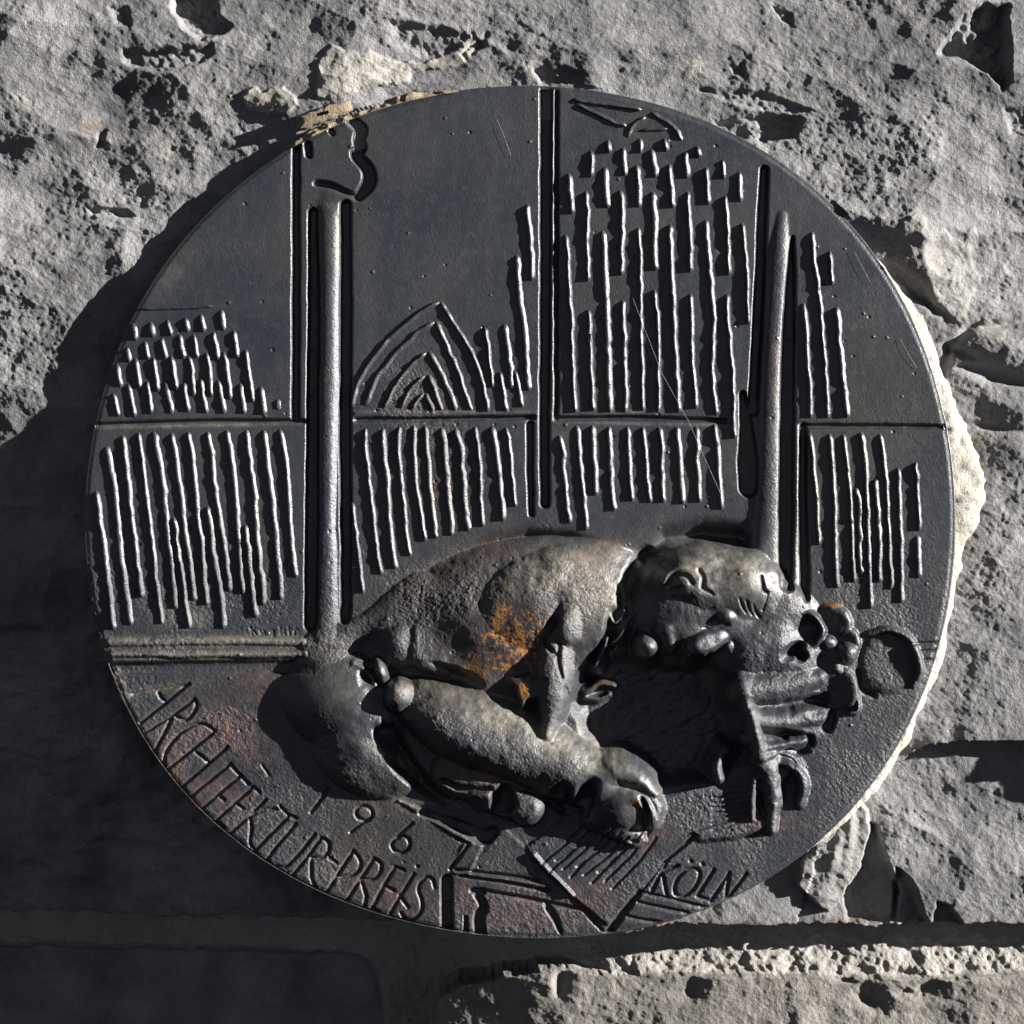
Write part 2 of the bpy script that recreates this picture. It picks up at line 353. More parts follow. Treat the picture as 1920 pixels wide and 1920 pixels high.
    for poly, h, a in [
        ([(595,165),(600,112),(618,78),(636,82),(646,98),(700,96),(755,112),(800,108),(850,92),(880,64),(893,80),(880,106),(850,122),(800,128),(770,134),(765,148),(700,160),(640,182),(590,190)], 5, 0.75),
        ([(446,178),(470,158),(482,156),(490,172),(530,160),(548,176),(556,200),(536,214),(500,210),(462,198)], 5, 0.9),
        ([(1676,488),(1690,450),(1690,420),(1712,398),(1732,404),(1736,430),(1770,424),(1790,446),(1812,436),(1836,424),(1843,444),(1826,470),(1836,500),(1842,526),(1822,560),(1812,600),(1786,596),(1758,560),(1720,522)], 3.2, 0.34),
        ([(1560,1540),(1590,1530),(1625,1512),(1640,1524),(1640,1560),(1618,1640),(1588,1690),(1560,1716),(1530,1700),(1500,1668),(1520,1590)], 22, 0.22)]:
        k, dz, am = skin(poly, h, a); Z += dz; lime = np.maximum(lime, am * k * (0.7 + 0.4 * fbm(X, Y, 12, 2, 1)))
        ID[(k > 0.5)] = pid; pid += 1
    # the notch in the right-hand smear, and the blob below the plaque
    Z -= 20 * gauss(wfx, wfy, 1744, 562, 44, 9, 42)
    Z += 4 * np.maximum(0, fbm(X, Y, 30, 3, 4)) * gauss(X, Y, 1765, 480, 70, 60) * 2
    for cx, cy, rx, ry, an, h in [(1575,1590,10,50,15,10),(1600,1560,10,40,5,12),(1560,1690,24,8,-5,8)]:
        Z += h * gauss(X, Y, cx, cy, rx, ry, an)
    lime = np.maximum(lime, 0.5 * gauss(X, Y, 45, 185, 40, 10, 20) * sstep(-0.1, 0.2, fbm(X, Y, 18, 3, 4)))
    for cx, cy, r in [(315,275,14),(352,274,10),(590,56,10),(48,460,10),(140,530,8),(290,290,8),(1304,122,22),(990,120,14)]:
        lime = np.maximum(lime, 0.7 * gauss(X, Y, cx, cy, r, r) * sstep(-0.2, 0.3, fbm(X, Y, 8, 2, 4)))
    lime = np.maximum(lime, 0.55 * gauss(X, Y, 1840, 620, 80, 30) * sstep(0, 0.3, fbm(X, Y, 30, 3, 2)))
    lime = np.maximum(lime, 0.55 * gauss(X, Y, 1590, 1830, 420, 14) * (ID == 3) * sstep(-0.3, 0.2, fbm(X, Y, 14, 3, 4)))
    lime = np.maximum(lime, 0.35 * gauss(X, Y, 182, 1310, 16, 34, 10) * sstep(-0.1, 0.1, fbm(X, Y, 18, 3, 6)))
    lime = np.maximum(lime, 0.25 * gauss(X, Y, 330, 215, 60, 22, 20) * 0.5)
    brown = 0.7 * gauss(X, Y, 300, 1735, 500, 16) + 0.8 * gauss(X, Y, 1600, 1740, 400, 10) + 0.6 * gauss(X, Y, 160, 235, 40, 25) + 0.6 * gauss(X, Y, 1830, 900, 30, 120) + 0.5 * gauss(X, Y, 720, 1735, 70, 20)
    stain = np.zeros(X.shape + (4,), np.float32)
    stain[..., 0] = np.clip(lime, 0, 1); stain[..., 1] = np.clip(brown, 0, 1); stain[..., 3] = 1
    # nothing of the wall stands out through the plaque
    th = np.arctan2(Y - CY, X - CX); rr = np.hypot(X - CX, Y - CY); R = RAD(th.ravel().astype(float)).reshape(th.shape)
    Z = np.where(rr < R + 6, np.minimum(Z, -7), Z)
    ins = rr < R - 60
    keep = ~(ins[:-1, :-1] & ins[1:, 1:] & ins[1:, :-1] & ins[:-1, 1:])
    cid = ID[:-1, :-1]
    root = empty('stone_wall', P3(960, 2100, -200))
    root['label'] = 'rough grey stone wall with sandy mortar joint that the round plaque hangs on'; root['category'] = 'wall'
    names = {0: ('stone', None, M_STONE), 1: ('stone', None, M_STONE), 2: ('stone', None, M_STONE), 3: ('mortar_joint', None, M_MORTAR),
             4: ('stone', None, M_STONE_W), 5: ('stone', None, M_STONE), 6: ('mortar_smear', None, M_STONE), 7: ('mortar_smear', None, M_STONE),
             8: ('mortar_smear', None, M_STONE), 9: ('mortar_lump', None, M_STONE)}
    parts = grid_parts(X, Y, Z, keep, cid, stain, names, M_STONE, None)
    for o in parts.values():
        o.parent = root; o.matrix_parent_inverse = root.matrix_basis.inverted()
    def sub(o, l):
        if o: o['label'] = l
    sub(parts.get(3), 'gritty sand coloured mortar joint under the plaque')
    sub(parts.get(4), 'pale warm grey stone below the joint at the lower right')
    sub(parts.get(9), 'lump of squeezed out mortar under the lower right edge')
    # lime bedding squeezed out along the right edge of the plaque
    def bedding(name, t0, t1, wid, z0, z1, mat, seed, label):
        n = max(24, int((t1 - t0) / 0.2)); m = 12
        th = np.radians(np.linspace(t0, t1, n)); vs_, q = [], []
        A = RAD(th)
        wv = np.interp(np.degrees(th), *zip(*wid))
        nx_ = CX + A * np.cos(th); ny_ = CY + A * np.sin(th)
        wv = np.maximum(1.5, wv * (1 + 0.6 * fbm(nx_, ny_, 90, 4, seed, 0.6) + 0.1 * fbm(nx_, ny_, 14, 2, seed + 1)))
        for j in range(m):
            u = j / (m - 1)
            rad = A - 4 + (wv + 4) * u
            z = z0 + (z1 - z0) * u ** 1.7
            x = CX + rad * np.cos(th); y = CY + rad * np.sin(th)
            z = z + (9 * fbm(x, y, 34, 3, seed + 2) + 3.5 * fbm(x, y, 10, 2, seed + 3)) * min(1, u * 3 + .15) - (30 * max(0, u - 0.85) / 0.15)
            vs_.append(np.stack([(x - 960) * S, -z * S, (960 - y) * S], -1))
        vs_ = np.array(vs_); idx = np.arange(m * n).reshape(m, n)
        q = np.stack([idx[:-1, :-1], idx[:-1, 1:], idx[1:, 1:], idx[1:, :-1]], -1).reshape(-1, 4)
        me = quick_mesh(name, vs_.reshape(-1, 3), q); o = link(name, me, mat, root)
        o.matrix_parent_inverse = root.matrix_basis.inverted(); o['label'] = label
        return o
    bedding('mortar_bedding', -36, 52, [(-36,2),(-31,14),(-26,24),(-20,24),(-14,34),(-11,44),(-5,56),(0,48),(5,32),(9,20),(12,26),(16,16),(22,20),(28,22),(35,18),(42,15),(48,9),(52,3)], -5, -34, M_LIME, 3, 'bright white lime mortar squeezed out along the right edge of the plaque')
    bedding('mortar_bedding', 62, 80, [(62,2),(68,9),(74,9),(80,2)], -8, -30, M_TAN, 6, 'thin tan mortar line along the bottom edge')
    bedding('mortar_bedding', 236, 262, [(236,2),(242,10),(250,8),(256,12),(262,3)], 1, -8, M_TAN, 9, 'thin tan mortar line along the top edge')
    # a wedge of tan mortar lapping over the upper left edge
    W = np.array([(556,244),(612,228),(664,208),(660,190),(620,197),(575,213),(556,222)], float)
    vs_, q = [], []
    cxy = W.mean(0); rings = [(1.06, -22), (1.0, 4), (0.93, 9.5), (0.6, 11), (0.2, 11.5)]
    dense = []
    for a, b in zip(W, np.roll(W, -1, 0)):
        for u in np.linspace(0, 1, 8, endpoint=False): dense.append(a + (b - a) * u)
    dense = np.array(dense); n = len(dense)
    for sc, z in rings:
        p = cxy + (dense - cxy) * sc
        jx = 1.5 * vnoise(p[:, 0], p[:, 1], 6, 3); zz = z + 1.2 * vnoise(p[:, 0], p[:, 1], 8, 4)
        vs_.append(np.stack([(p[:, 0] + jx - 960) * S, -zz * S, (960 - p[:, 1] - jx) * S], -1))
    vs_ = np.array(vs_).reshape(-1, 3)
    for r in range(len(rings) - 1):
        for i in range(n): q.append((r * n + i, (r + 1) * n + i, (r + 1) * n + (i + 1) % n, r * n + (i + 1) % n))
    o = link('mortar_wedge', quick_mesh('mortar_wedge', vs_, q), M_TAN, root); o.matrix_parent_inverse = root.matrix_basis.inverted()
    o['label'] = 'tan mortar wedge lapping over the upper left edge of the plaque'
    return root
wall()

# ================================================================== THE PLAQUE
PITCH = 1.6
gx = np.arange(140, 1804, PITCH); gy = np.arange(146, 1776, PITCH)
X0, Y0 = np.meshgrid(gx, gy); X0 = X0.astype(np.float32); Y0 = Y0.astype(np.float32)
X = X0 + 1.3 * fbm(X0, Y0, 34, 3, 1); Y = Y0 + 1.3 * fbm(X0, Y0, 34, 3, 4)     # hand-made wobble
FM = sstep(1000, 1060, Y0) * sstep(1600, 1540, Y0) * sstep(560, 660, X0) * sstep(1660, 1600, X0) * sstep(1500, 1440, Y0 - 0.16 * (X0 - 600))
X += FM * (6 * fbm(X0, Y0, 62, 3, 7) + 1.5 * fbm(X0, Y0, 16, 2, 2)); Y += FM * (6 * fbm(X0, Y0, 62, 3, 10) + 1.5 * fbm(X0, Y0, 16, 2, 13))   # modelled by hand in clay
X += 7 * gauss(X0, Y0, 1480, 1370, 110, 120) * fbm(X0, Y0, 44, 3, 3); Y += 9 * gauss(X0, Y0, 1480, 1370, 110, 120) * fbm(X0, Y0, 44, 3, 9)
H = np.zeros_like(X); G = np.zeros_like(X); ID = np.zeros(X.shape, np.int32)
NAMES = {0: ('plate', None, None)}
PLABEL = {}
_next = [1]
def new_id(name, parent=None, label=None):
    i = _next[0]; _next[0] += 1; NAMES[i] = (name, parent, None)
    if label: PLABEL[i] = label
    return i
def win(x0, x1, y0, y1):
    i0 = max(0, int((x0 - gx[0]) / PITCH)); i1 = min(len(gx), int((x1 - gx[0]) / PITCH) + 2)
    j0 = max(0, int((y0 - gy[0]) / PITCH)); j1 = min(len(gy), int((y1 - gy[0]) / PITCH) + 2)
    return slice(j0, j1), slice(i0, i1)
def pwin(poly, pad):
    a = np.array(poly, float); return win(a[:, 0].min() - pad, a[:, 0].max() + pad, a[:, 1].min() - pad, a[:, 1].max() + pad)
def along(v, t):
    v = np.atleast_1d(np.array(v, float))
    return np.full(t.shape, v[0]) if len(v) == 1 else np.interp(t, np.arange(len(v)), v)
def groove(poly, hw, depth, soft=2.4, pid=None):
    poly, sb = fine_poly(poly) if len(poly) > 3 else (poly, 1)
    w = pwin(poly, np.max(hw) + soft + 6); d, t = seg_dist(X[w], Y[w], poly); t = t / sb; h = along(hw, t)
    k = sstep(h + soft, h - soft, d)
    G[w] = np.maximum(G[w], along(depth, t) * k)
    if pid is not None: ID[w] = np.where(k > 0.12, pid, ID[w])
def ridge(poly, hw, height, pid=None, k=1.5, base=None):
    """rounded raised band"""
    w = pwin(poly, np.max(hw) + 8); d, t = seg_dist(X[w], Y[w], poly); h = along(hw, t)
    q = np.clip(d / h, 0, 2); up = along(height, t) * np.sqrt(np.clip(1 - q * q, 0, 1))
    H[w] = H[w] + up
    if pid is not None: ID[w] = np.where(q < 1, pid, ID[w])
def ell(cx, cy, rx, ry, ang, z0, h, k=8, pid=None, p=2.0, flat=2, tilt=(0, 0)):
    R = max(rx, ry) * 1.35 + 12; w = win(cx - R, cx + R, cy - R, cy + R)
    c, s = math.cos(math.radians(ang)), math.sin(math.radians(ang)); dx = X[w] - cx; dy = Y[w] - cy
    q = (np.abs((dx * c + dy * s) / rx) ** p + np.abs((-dx * s + dy * c) / ry) ** p) ** (1 / p)
    z = z0 + h * np.sqrt(np.clip(1 - q ** flat, 0, 1)) - 2.2 * np.maximum(0, q - 1) * min(rx, ry) + tilt[0] * dx + tilt[1] * dy
    if pid is not None: ID[w] = np.where(z > H[w], pid, ID[w])
    H[w] = smax(H[w], z, k)
def caps(poly, r, z0, h, k=8, pid=None):
    poly, sb = fine_poly(poly); w = pwin(poly, np.max(r) * 1.3 + 12); d, t = seg_dist(X[w], Y[w], poly); t = t / sb; rr = along(r, t)
    q = d / rr
    z = along(z0, t) + along(h, t) * np.sqrt(np.clip(1 - q * q, 0, 1)) - 2.2 * np.maximum(0, d - rr)
    if pid is not None: ID[w] = np.where(z > H[w], pid, ID[w])
    H[w] = smax(H[w], z, k)
def dent(cx, cy, rx, ry, ang, depth):
    R = max(rx, ry) * 2.4; w = win(cx - R, cx + R, cy - R, cy + R)
    H[w] -= depth * gauss(X[w], Y[w], cx, cy, rx, ry, ang)
def bowl(cx, cy, rx, ry, ang, z, depth, k=4):
    R = max(rx, ry) * 1.3 + 8; w = win(cx - R, cx + R, cy - R, cy + R)
    c, s = math.cos(math.radians(ang)), math.sin(math.radians(ang)); dx = X[w] - cx; dy = Y[w] - cy
    q = np.hypot((dx * c + dy * s) / rx, (-dx * s + dy * c) / ry)
    zb = z - depth * np.sqrt(np.clip(1 - q * q, 0, 1)) + 2.5 * np.maximum(0, q - 1) * min(rx, ry)
    H[w] = smin(H[w], zb, k)
def cut(poly, hw, depth, soft=3):
    poly, sb = fine_poly(poly); w = pwin(poly, np.max(hw) + soft + 8); d, t = seg_dist(X[w], Y[w], poly); t = t / sb; h = along(hw, t)
    H[w] -= along(depth, t) * sstep(h + soft, h - soft, d)
def slab(poly, height, soft=2.5, pid=None, slope=(0, 0), absolute=False):
    w = pwin(poly, 12); sd = poly_sdf(X[w], Y[w], poly); k = sstep(soft, -soft, sd)
    a = np.array(poly, float).mean(0); up = height + slope[0] * (X[w] - a[0]) + slope[1] * (Y[w] - a[1])
    H[w] = H[w] * (1 - k) + up * k if absolute else H[w] + up * k
    if pid is not None: ID[w] = np.where(k > 0.5, pid, ID[w])

def fine_poly(poly, sub=5):
    p = np.array(poly, float)
    if len(p) < 3: return poly, 1
    q = np.vstack([2 * p[0] - p[1], p, 2 * p[-1] - p[-2]]); out = []
    for k in range(1, len(q) - 2):
        for u in np.arange(sub) / sub:
            a, b, c, d = q[k - 1], q[k], q[k + 1], q[k + 2]
            out.append(0.5 * (2 * b + (c - a) * u + (2 * a - 5 * b + 4 * c - d) * u * u + (3 * b - a - 3 * c + d) * u ** 3))
    out.append(p[-1]); return [tuple(v) for v in out], sub
# ---- ground of the plate: gently uneven, sinking towards the figure
H += 1.6 * fbm(X0, Y0, 300, 3, 3)
def moat(poly, hw, dep):
    w = pwin(poly, np.max(hw) * 3); d, t = seg_dist(X[w], Y[w], poly); H[w] -= along(dep, t) * np.exp(-(d / along(hw, t)) ** 2)
moat([(690,1190),(800,1086),(900,1034),(990,1014),(1060,1018),(1130,1044)], [20,22,20,16,15,18], [3,7,16,28,28,10])
moat([(1165,1095),(1200,1050),(1250,1016),(1320,1002),(1385,1008),(1425,1044)], [24,26,22,19,18,18], [16,26,32,34,28,10])
H -= 7 * gauss(X0, Y0, 560, 1560, 420, 170, 32) * sstep(1240, 1252, Y0)      # inscription field lies a little lower

# ---- columns
c_left = new_id('column', None, 'tall left column with leafy capital')
caps([(622,376),(617,420),(617,600),(614,800),(612,1000),(610,1190)], [32,21,20,19,18,24], [-6,-5,-5,-5,-5,-4], [8,13,15,15,15,12], 3, c_left)
c_right = new_id('column', None, 'right column fading into the plate at its top')
caps([(1466,405),(1460,500),(1450,650),(1444,800),(1440,950),(1430,1080)], [12,20,21,22,26,34], [-6,-4,-5,-5,-5,-2], [8,11,14,15,15,16], 4, c_right)
c_thin = new_id('slender_shaft', None, 'slim shaft right of the right column')
caps([(1493,800),(1493,950),(1490,1060),(1494,1130)], [6,6,7,12], -2, [5,5,6,9], 2, c_thin)
groove([(555,258),(555,500),(554,786)], 6.5, 12)
groove([(587,398),(588,600),(586,800),(585,1000),(583,1170)], [8,10,10.5,12,11], 15)
groove([(648,385),(649,600),(647,800),(649,1000),(646,1162)], [9,10,10,9.5,9], 16)
groove([(1024,172),(1023,500),(1021,800),(1022,944)], [10.5,9.5,8.5,8], 15)
groove([(1043,172),(1043,480),(1043,786)], [3.2,3.6,3.4], 9, 1.6)
groove([(994,796),(994,880),(996,964)], [6,5.5,4.5], 10)
groove([(1433,318),(1428,450),(1423,580),(1416,700),(1412,770)], [7,8.5,9,8.5,10], 17)
groove([(1393,738),(1400,800),(1402,860),(1404,914)], [5,12,18,17], 18)
groove([(1486,446),(1483,520),(1479,620),(1476,800),(1474,950),(1473,1098)], [2,8,11.5,13,13.5,12], 17)
groove([(1507,800),(1506,950),(1510,1120)], [6,7.5,8], 13)
for k_, poly in enumerate([[(182,797),(380,790),(570,790)], [(668,787),(800,786),(1000,783)], [(1044,785),(1200,783),(1360,790)], [(1512,799),(1640,799),(1774,801)]]):
    groove(poly, 3.6, 7.5, 2.2, new_id('string_course', None))
# leafy capital of the left column: flat leaf, its scalloped right edge cut back
groove([(660,228),(676,244),(672,262),(676,276),(668,290),(690,318),(690,345),(672,368)], [9,11,9,10,10,11,12,8], 15)
groove([(577,270),(579,290)], [6,6], 11); groove([(620,245),(623,250)], [4,4], 9)
groove([(594,344),(620,348),(650,360),(668,370)], [5.5,5.5,4,5], 11)
cap_id = new_id('capital', c_left)
w = pwin([(566,250),(690,385)], 0)
m_ = in_poly(X[w], Y[w], [(566,268),(660,228),(676,260),(662,285),(684,320),(676,365),(640,392),(598,396),(566,380)])
ID[w] = np.where(m_, cap_id, ID[w])

# ---- double moulding at the foot of the left panel, small sills at the right
m1 = new_id('moulding', None)
w = win(190, 590, 1180, 1262)
H[w] -= 9 * sstep(1236, 1246, Y[w] + 0.012 * (X[w] - 390)) * sstep(640, 560, X[w]) * sstep(205, 190, X[w] - 2000)
caps([(206,1204),(400,1202),(566,1203)], [8.5], [-1], [8], 1.5, m1)
caps([(210,1226),(300,1226),(330,1229),(400,1227),(470,1228),(572,1226)], [6.5,6,7,6,7,6.5], [-1], [8], 1.5, m1)
for y_, x_ in ((1207,1704),(1222,1722),(1238,1732)): groove([(x_, y_), (1762, y_ - 1)], 2.2, 4, 1.6)

# ---- lettering, cut into the bronze
def conv(ox, oy, k, pts): return [(ox + a * k, oy + b * k) for a, b in pts]
K5 = 550 / 1920; K6 = 500 / 1920
def letter(strokes, ox, oy, k, hw=2.4, dep=5.6, name='letter'):
    i = new_id(name)
    for s in strokes: groove(conv(ox, oy, k, s), hw, dep, 1.9, i)
L5 = lambda st, **kw: letter(st, 200, 1200, K5, **kw)
L6 = lambda st, **kw: letter(st, 560, 1330, K6, **kw)
L7 = lambda st, **kw: letter(st, 1000, 1450, K5, **kw)
L5([[(170,358),(380,318),(540,290)], [(215,545),(520,300)], [(335,345),(350,378),(375,398)]])                    # A
L5([[(240,610),(410,508),(575,388)], [(575,388),(588,430),(560,485),(510,525),(440,492)], [(420,515),(370,620),(310,738)]])   # R
L5([[(705,595),(640,555),(560,560),(480,610),(410,690),(375,770),(380,825)]])                                      # C
L5([[(400,845),(690,615)], [(490,960),(785,705)], [(580,740),(620,765),(660,805)]])                              # H
L5([[(545,1025),(808,812)]])                                                                                      # I
L5([[(620,1105),(868,895)], [(815,828),(925,945)]])                                                               # T
L5([[(715,1182),(955,962)], [(955,962),(995,998)], [(845,1072),(890,1105)], [(735,1030),(765,1050)], [(715,1182),(768,1232)]])   # E
L5([[(800,1275),(1035,1050)], [(940,1150),(1030,1110),(1110,1105)], [(935,1165),(945,1240),(935,1330),(970,1388)]])   # K
L5([[(970,1378),(1185,1158)], [(1132,1088),(1180,1140),(1238,1168)]])                                             # T
L5([[(1235,1205),(1065,1410),(1055,1455),(1085,1488),(1140,1488),(1200,1465),(1360,1272)]])                       # U
L5([[(1215,1545),(1405,1300)], [(1405,1300),(1450,1335),(1448,1395),(1400,1430),(1335,1430)], [(1335,1430),(1335,1560),(1370,1635)]])   # R
L5([[(1455,1425),(1505,1465)]], hw=1.8, name='hyphen')
L6([[(185,1335),(390,1025)], [(390,1025),(437,1090),(430,1160),(380,1200),(290,1215)]])                           # P
L6([[(330,1400),(540,1080)], [(540,1080),(590,1120),(580,1190),(530,1230),(440,1230)], [(450,1235),(482,1350),(465,1430)]])   # R
L6([[(520,1440),(690,1140)], [(690,1140),(755,1162)], [(620,1280),(685,1312)], [(520,1440),(578,1468)]])          # E
L6([[(655,1475),(830,1190)], [(850,1132),(851,1136)], [(725,1345),(785,1430)]], hw=2.2)                           # I
L6([[(978,1285),(962,1228),(920,1212),(878,1250),(862,1310),(885,1390),(880,1460),(830,1510),(770,1520),(735,1470)]])   # S
L6([[(85,745),(215,580)]], name='digit')                                                                           # 1
L6([[(515,790),(465,805),(420,780),(412,735),(440,705),(495,705),(530,740),(515,790),(440,830),(370,890)]], name='digit')   # 9
L6([[(815,820),(745,880),(690,940),(668,980),(690,1025),(740,1035),(790,1000),(790,945),(750,915),(705,935)]], name='digit')   # 6
L6([[(1128,926),(1226,966)], [(1226,966),(1160,1060),(1092,1150)]], name='digit')   # 7
L7([[(775,772),(835,650),(880,575)], [(830,650),(950,605)], [(845,655),(860,730),(872,792)]])                     # K
L7([[(1000,630),(1062,625),(1087,660),(1067,730),(1010,790),(950,805),(922,770),(945,690),(1000,630)], [(1030,573),(1032,577)], [(1105,594),(1107,598)]])   # O umlaut
L7([[(1182,630),(1070,805),(1142,826)]])                                                                          # L
L7([[(1160,835),(1285,650)], [(1285,650),(1255,840)], [(1255,840),(1395,655)]])                                    # N
K8 = K5                                                                                                            # scratched signature over the moulding
for st in [[(1150,1375),(1160,1430)], [(1160,1405),(1180,1385),(1170,1400),(1190,1432)], [(1212,1400),(1218,1430),(1240,1402),(1246,1432)],
           [(1300,1400),(1280,1408),(1285,1424),(1305,1404),(1300,1450)], [(1345,1380),(1350,1432),(1372,1400),(1376,1432)], [(1400,1380),(1408,1435)], [(1385,1405),(1425,1400)], [(1445,1380),(1440,1432)], [(1430,1400),(1465,1396)]]:
    groove(conv(140, 780, K8, st), 0.9, 2.4, 1.3)
groove([(492,1436),(505,1455)], 1.8, 3.5, 1.6)

# ---- ornament along the bottom edge
groove([(838,1652),(838,1762)], 10, 13)
groove([(893,1676),(903,1692),(905,1705),(898,1720),(902,1770)], [5,7,8,9,10], 12)
groove([(873,1722),(873,1766)], 3, 9)
groove([(886,1670),(905,1672)], 5, 11)
groove([(854,1630),(940,1641),(1012,1652)], 2.6, 6); groove([(862,1642),(940,1654),(1030,1672)], 2.4, 5)
ridge([(852,1636),(940,1648),(1030,1662)], 4, 3.5)
groove([(890,1668),(970,1682),(1060,1700),(1092,1704)], [3,3.5,3,2], 7)
groove([(1026,1698),(1040,1722),(1050,1746)], [6,5.5,3], 8)
groove([(1096,1708),(1112,1726),(1128,1744)], 2.6, 5)
groove([(1140,1752),(1168,1712),(1199,1672)], [6,6,5], 11)
groove([(1199,1672),(1250,1612),(1306,1566)], [4,3,2.5], 6)
for poly in ([(1200,1672),(1260,1686),(1325,1702)], [(1196,1692),(1240,1702),(1290,1712)], [(1172,1716),(1205,1726),(1238,1730)]): groove(poly, 2.6, 5)

# ---- drawing sheet under the hand
sheet = new_id('drawing_sheet', None, 'ruled drawing sheet under the hand')
slab([(985,1590),(1075,1520),(1200,1500),(1320,1480),(1400,1470),(1440,1548),(1380,1568),(1310,1576),(1255,1618),(1200,1672),(1140,1735),(1074,1682)], 5, 4, sheet)
caps([(1000,1602),(1036,1640),(1074,1678)], [6,5,4], 2, 9, 2, sheet)
for k_ in range(11):
    u = k_ / 12.5
    a = (1016 + 165 * u, 1618 + 45 * u + 14 * math.sin(k_ * 2.1)); b = (1096 + 168 * u, 1545 + 28 * u + 8 * math.sin(k_ * 1.3))
    groove([a, (0.5 * (a[0] + b[0]) + 4, 0.5 * (a[1] + b[1]) + 2), b], 1.9, 4.2, 1.6, new_id('drawn_line', sheet))
for k_ in range(7):
    groove([(1335, 1494 + 10 * k_), (1370, 1486 + 10 * k_), (1400, 1484 + 9 * k_)], 1.5, 3.5, 1.4, new_id('drawn_line', sheet))
slab([(1300,1560),(1330,1548),(1440,1530),(1445,1552),(1380,1572),(1310,1580)], 5, 4)
# slab edges left of the sheet
slab([(745,1502),(790,1516),(860,1550),(905,1585),(880,1640),(850,1625),(870,1580),(800,1535)], 3.5, 3)
groove([(790,1524),(850,1545),(905,1568),(925,1560)], [5,9,14,8], 12, 4)
slab([(905,1600),(945,1550),(985,1590),(1000,1640),(900,1640),(868,1632)], 2, 4)

# ================================================================== the figure
fig = new_id('figure', None, 'bald bearded man in relief bent over a drawing sheet')
hand = new_id('hand', fig); hair = new_id('beard', fig); ear = new_id('ear', fig); nose = new_id('nose', fig); sleeve = new_id('sleeve', fig)
# back and shoulders
ell(960, 1182, 300, 168, -14, -22, 66, 16, fig)
ell(1070, 1120, 168, 102, -8, -18, 66, 46, fig, flat=2.2, tilt=(-0.08, 0.05))
caps([(600,1215),(690,1180),(790,1110)], [34,30,40], [-6,-8,-10], [14,16,22], 16, fig)
dent(800, 1165, 80, 40, -35, 9); dent(690, 1215, 34, 26, 0, 12); dent(850, 1215, 46, 34, 20, 10)
# egg-shaped swelling at the left and the cloth below it
ell(644, 1318, 122, 94, 24, -24, 62, 34, fig, flat=1.8)
ell(680, 1432, 100, 58, 26, -18, 40, 26, fig, flat=3)
ell(732, 1446, 58, 40, 36, -12, 32, 18, fig); ell(672, 1388, 70, 58, 20, -22, 42, 34, fig)
# gap between back and arm, and between cloth and arm
cut([(690,1270),(780,1258),(850,1268),(896,1280)], [12,18,15,8], [18,30,24,8], 10)
cut([(722,1368),(752,1420),(790,1466),(830,1500)], [14,17,14,8], [18,26,22,10], 10)
# fore-arm
ell(925, 1372, 200, 82, 21, -24, 86, 16, fig, flat=2.5, tilt=(-0.10, 0.16)); caps([(960,1392),(1060,1440),(1125,1466)], [70,66,50], [-12,-8,-2], [66,66,56], 18, fig)
cuff = new_id('cuff', fig)
caps([(850,1448),(930,1484),(985,1505)], [44,40,32], [2,4,4], [26,30,30], 14, cuff)
ell(988, 1510, 36, 36, 0, 6, 38, 8, cuff)
bowl(943, 1500, 22, 32, 10, 24, 26, 8); dent(985, 1512, 14, 16, 0, 6)
cut([(830,1462),(870,1478),(915,1476),(935,1500)], [5,5,5,4], 9, 5); cut([(860,1500),(900,1510),(930,1530)], [4,5,4], 7, 5)
cut([(1040,1482),(1060,1470),(1066,1500)], [6,7,5], 18, 6); cut([(1030,1500),(1052,1520)], 6, 14, 6)
# ball, buttons and tassels at the left
ell(748, 1302, 32, 36, 0, 4, 52, 6, new_id('button', fig))
ell(748, 1206, 32, 46, 10, -8, 38, 8, new_id('knob', fig))
ell(712, 1256, 15, 27, -12, 2, 30, 5, new_id('knob', fig)); ell(708, 1352, 13, 16, 0, 2, 26, 5, new_id('knob', fig)); ell(727, 1352, 10, 12, 20, 2, 20, 5, new_id('knob', fig))
caps([(662,1246),(690,1262),(704,1292)], [10,8,7], 2, 18, 6, new_id('cord', fig)); caps([(708,1300),(708,1345)], 5, 4, 16, 5, new_id('cord', fig))
caps([(785,1180),(780,1215),(798,1240),(836,1262)], [9,16,18,10], [2,4,6,4], [18,24,24,12], 8, fig)
# upper arm coming down from the shoulder, a flange on its left
ell(1040, 1262, 40, 112, 4, -6, 66, 14, sleeve, flat=3, tilt=(-0.28, 0.02)); caps([(1040,1300),(1026,1376)], [34,16], [4,14], [56,42], 10, sleeve)
slab([(952,1268),(990,1262),(1024,1272),(1016,1302),(988,1312),(976,1332),(968,1300)], 52, 6, sleeve, (0.18, 0.1), True)
ell(1068, 1166, 27, 46, 10, 24, 40, 7, sleeve, flat=3, tilt=(-0.3, 0.05))
cut([(1022,1205),(1030,1214),(1038,1226)], [3,4,3], 10, 3); cut([(1046,1205),(1044,1235),(1050,1268)], [2.5,3.5,2], 9, 3); cut([(1060,1288),(1066,1305)], 3, 8, 3)
cut([(1048,1128),(1034,1165),(1020,1192)], [3,9,5], [4,16,8], 6)
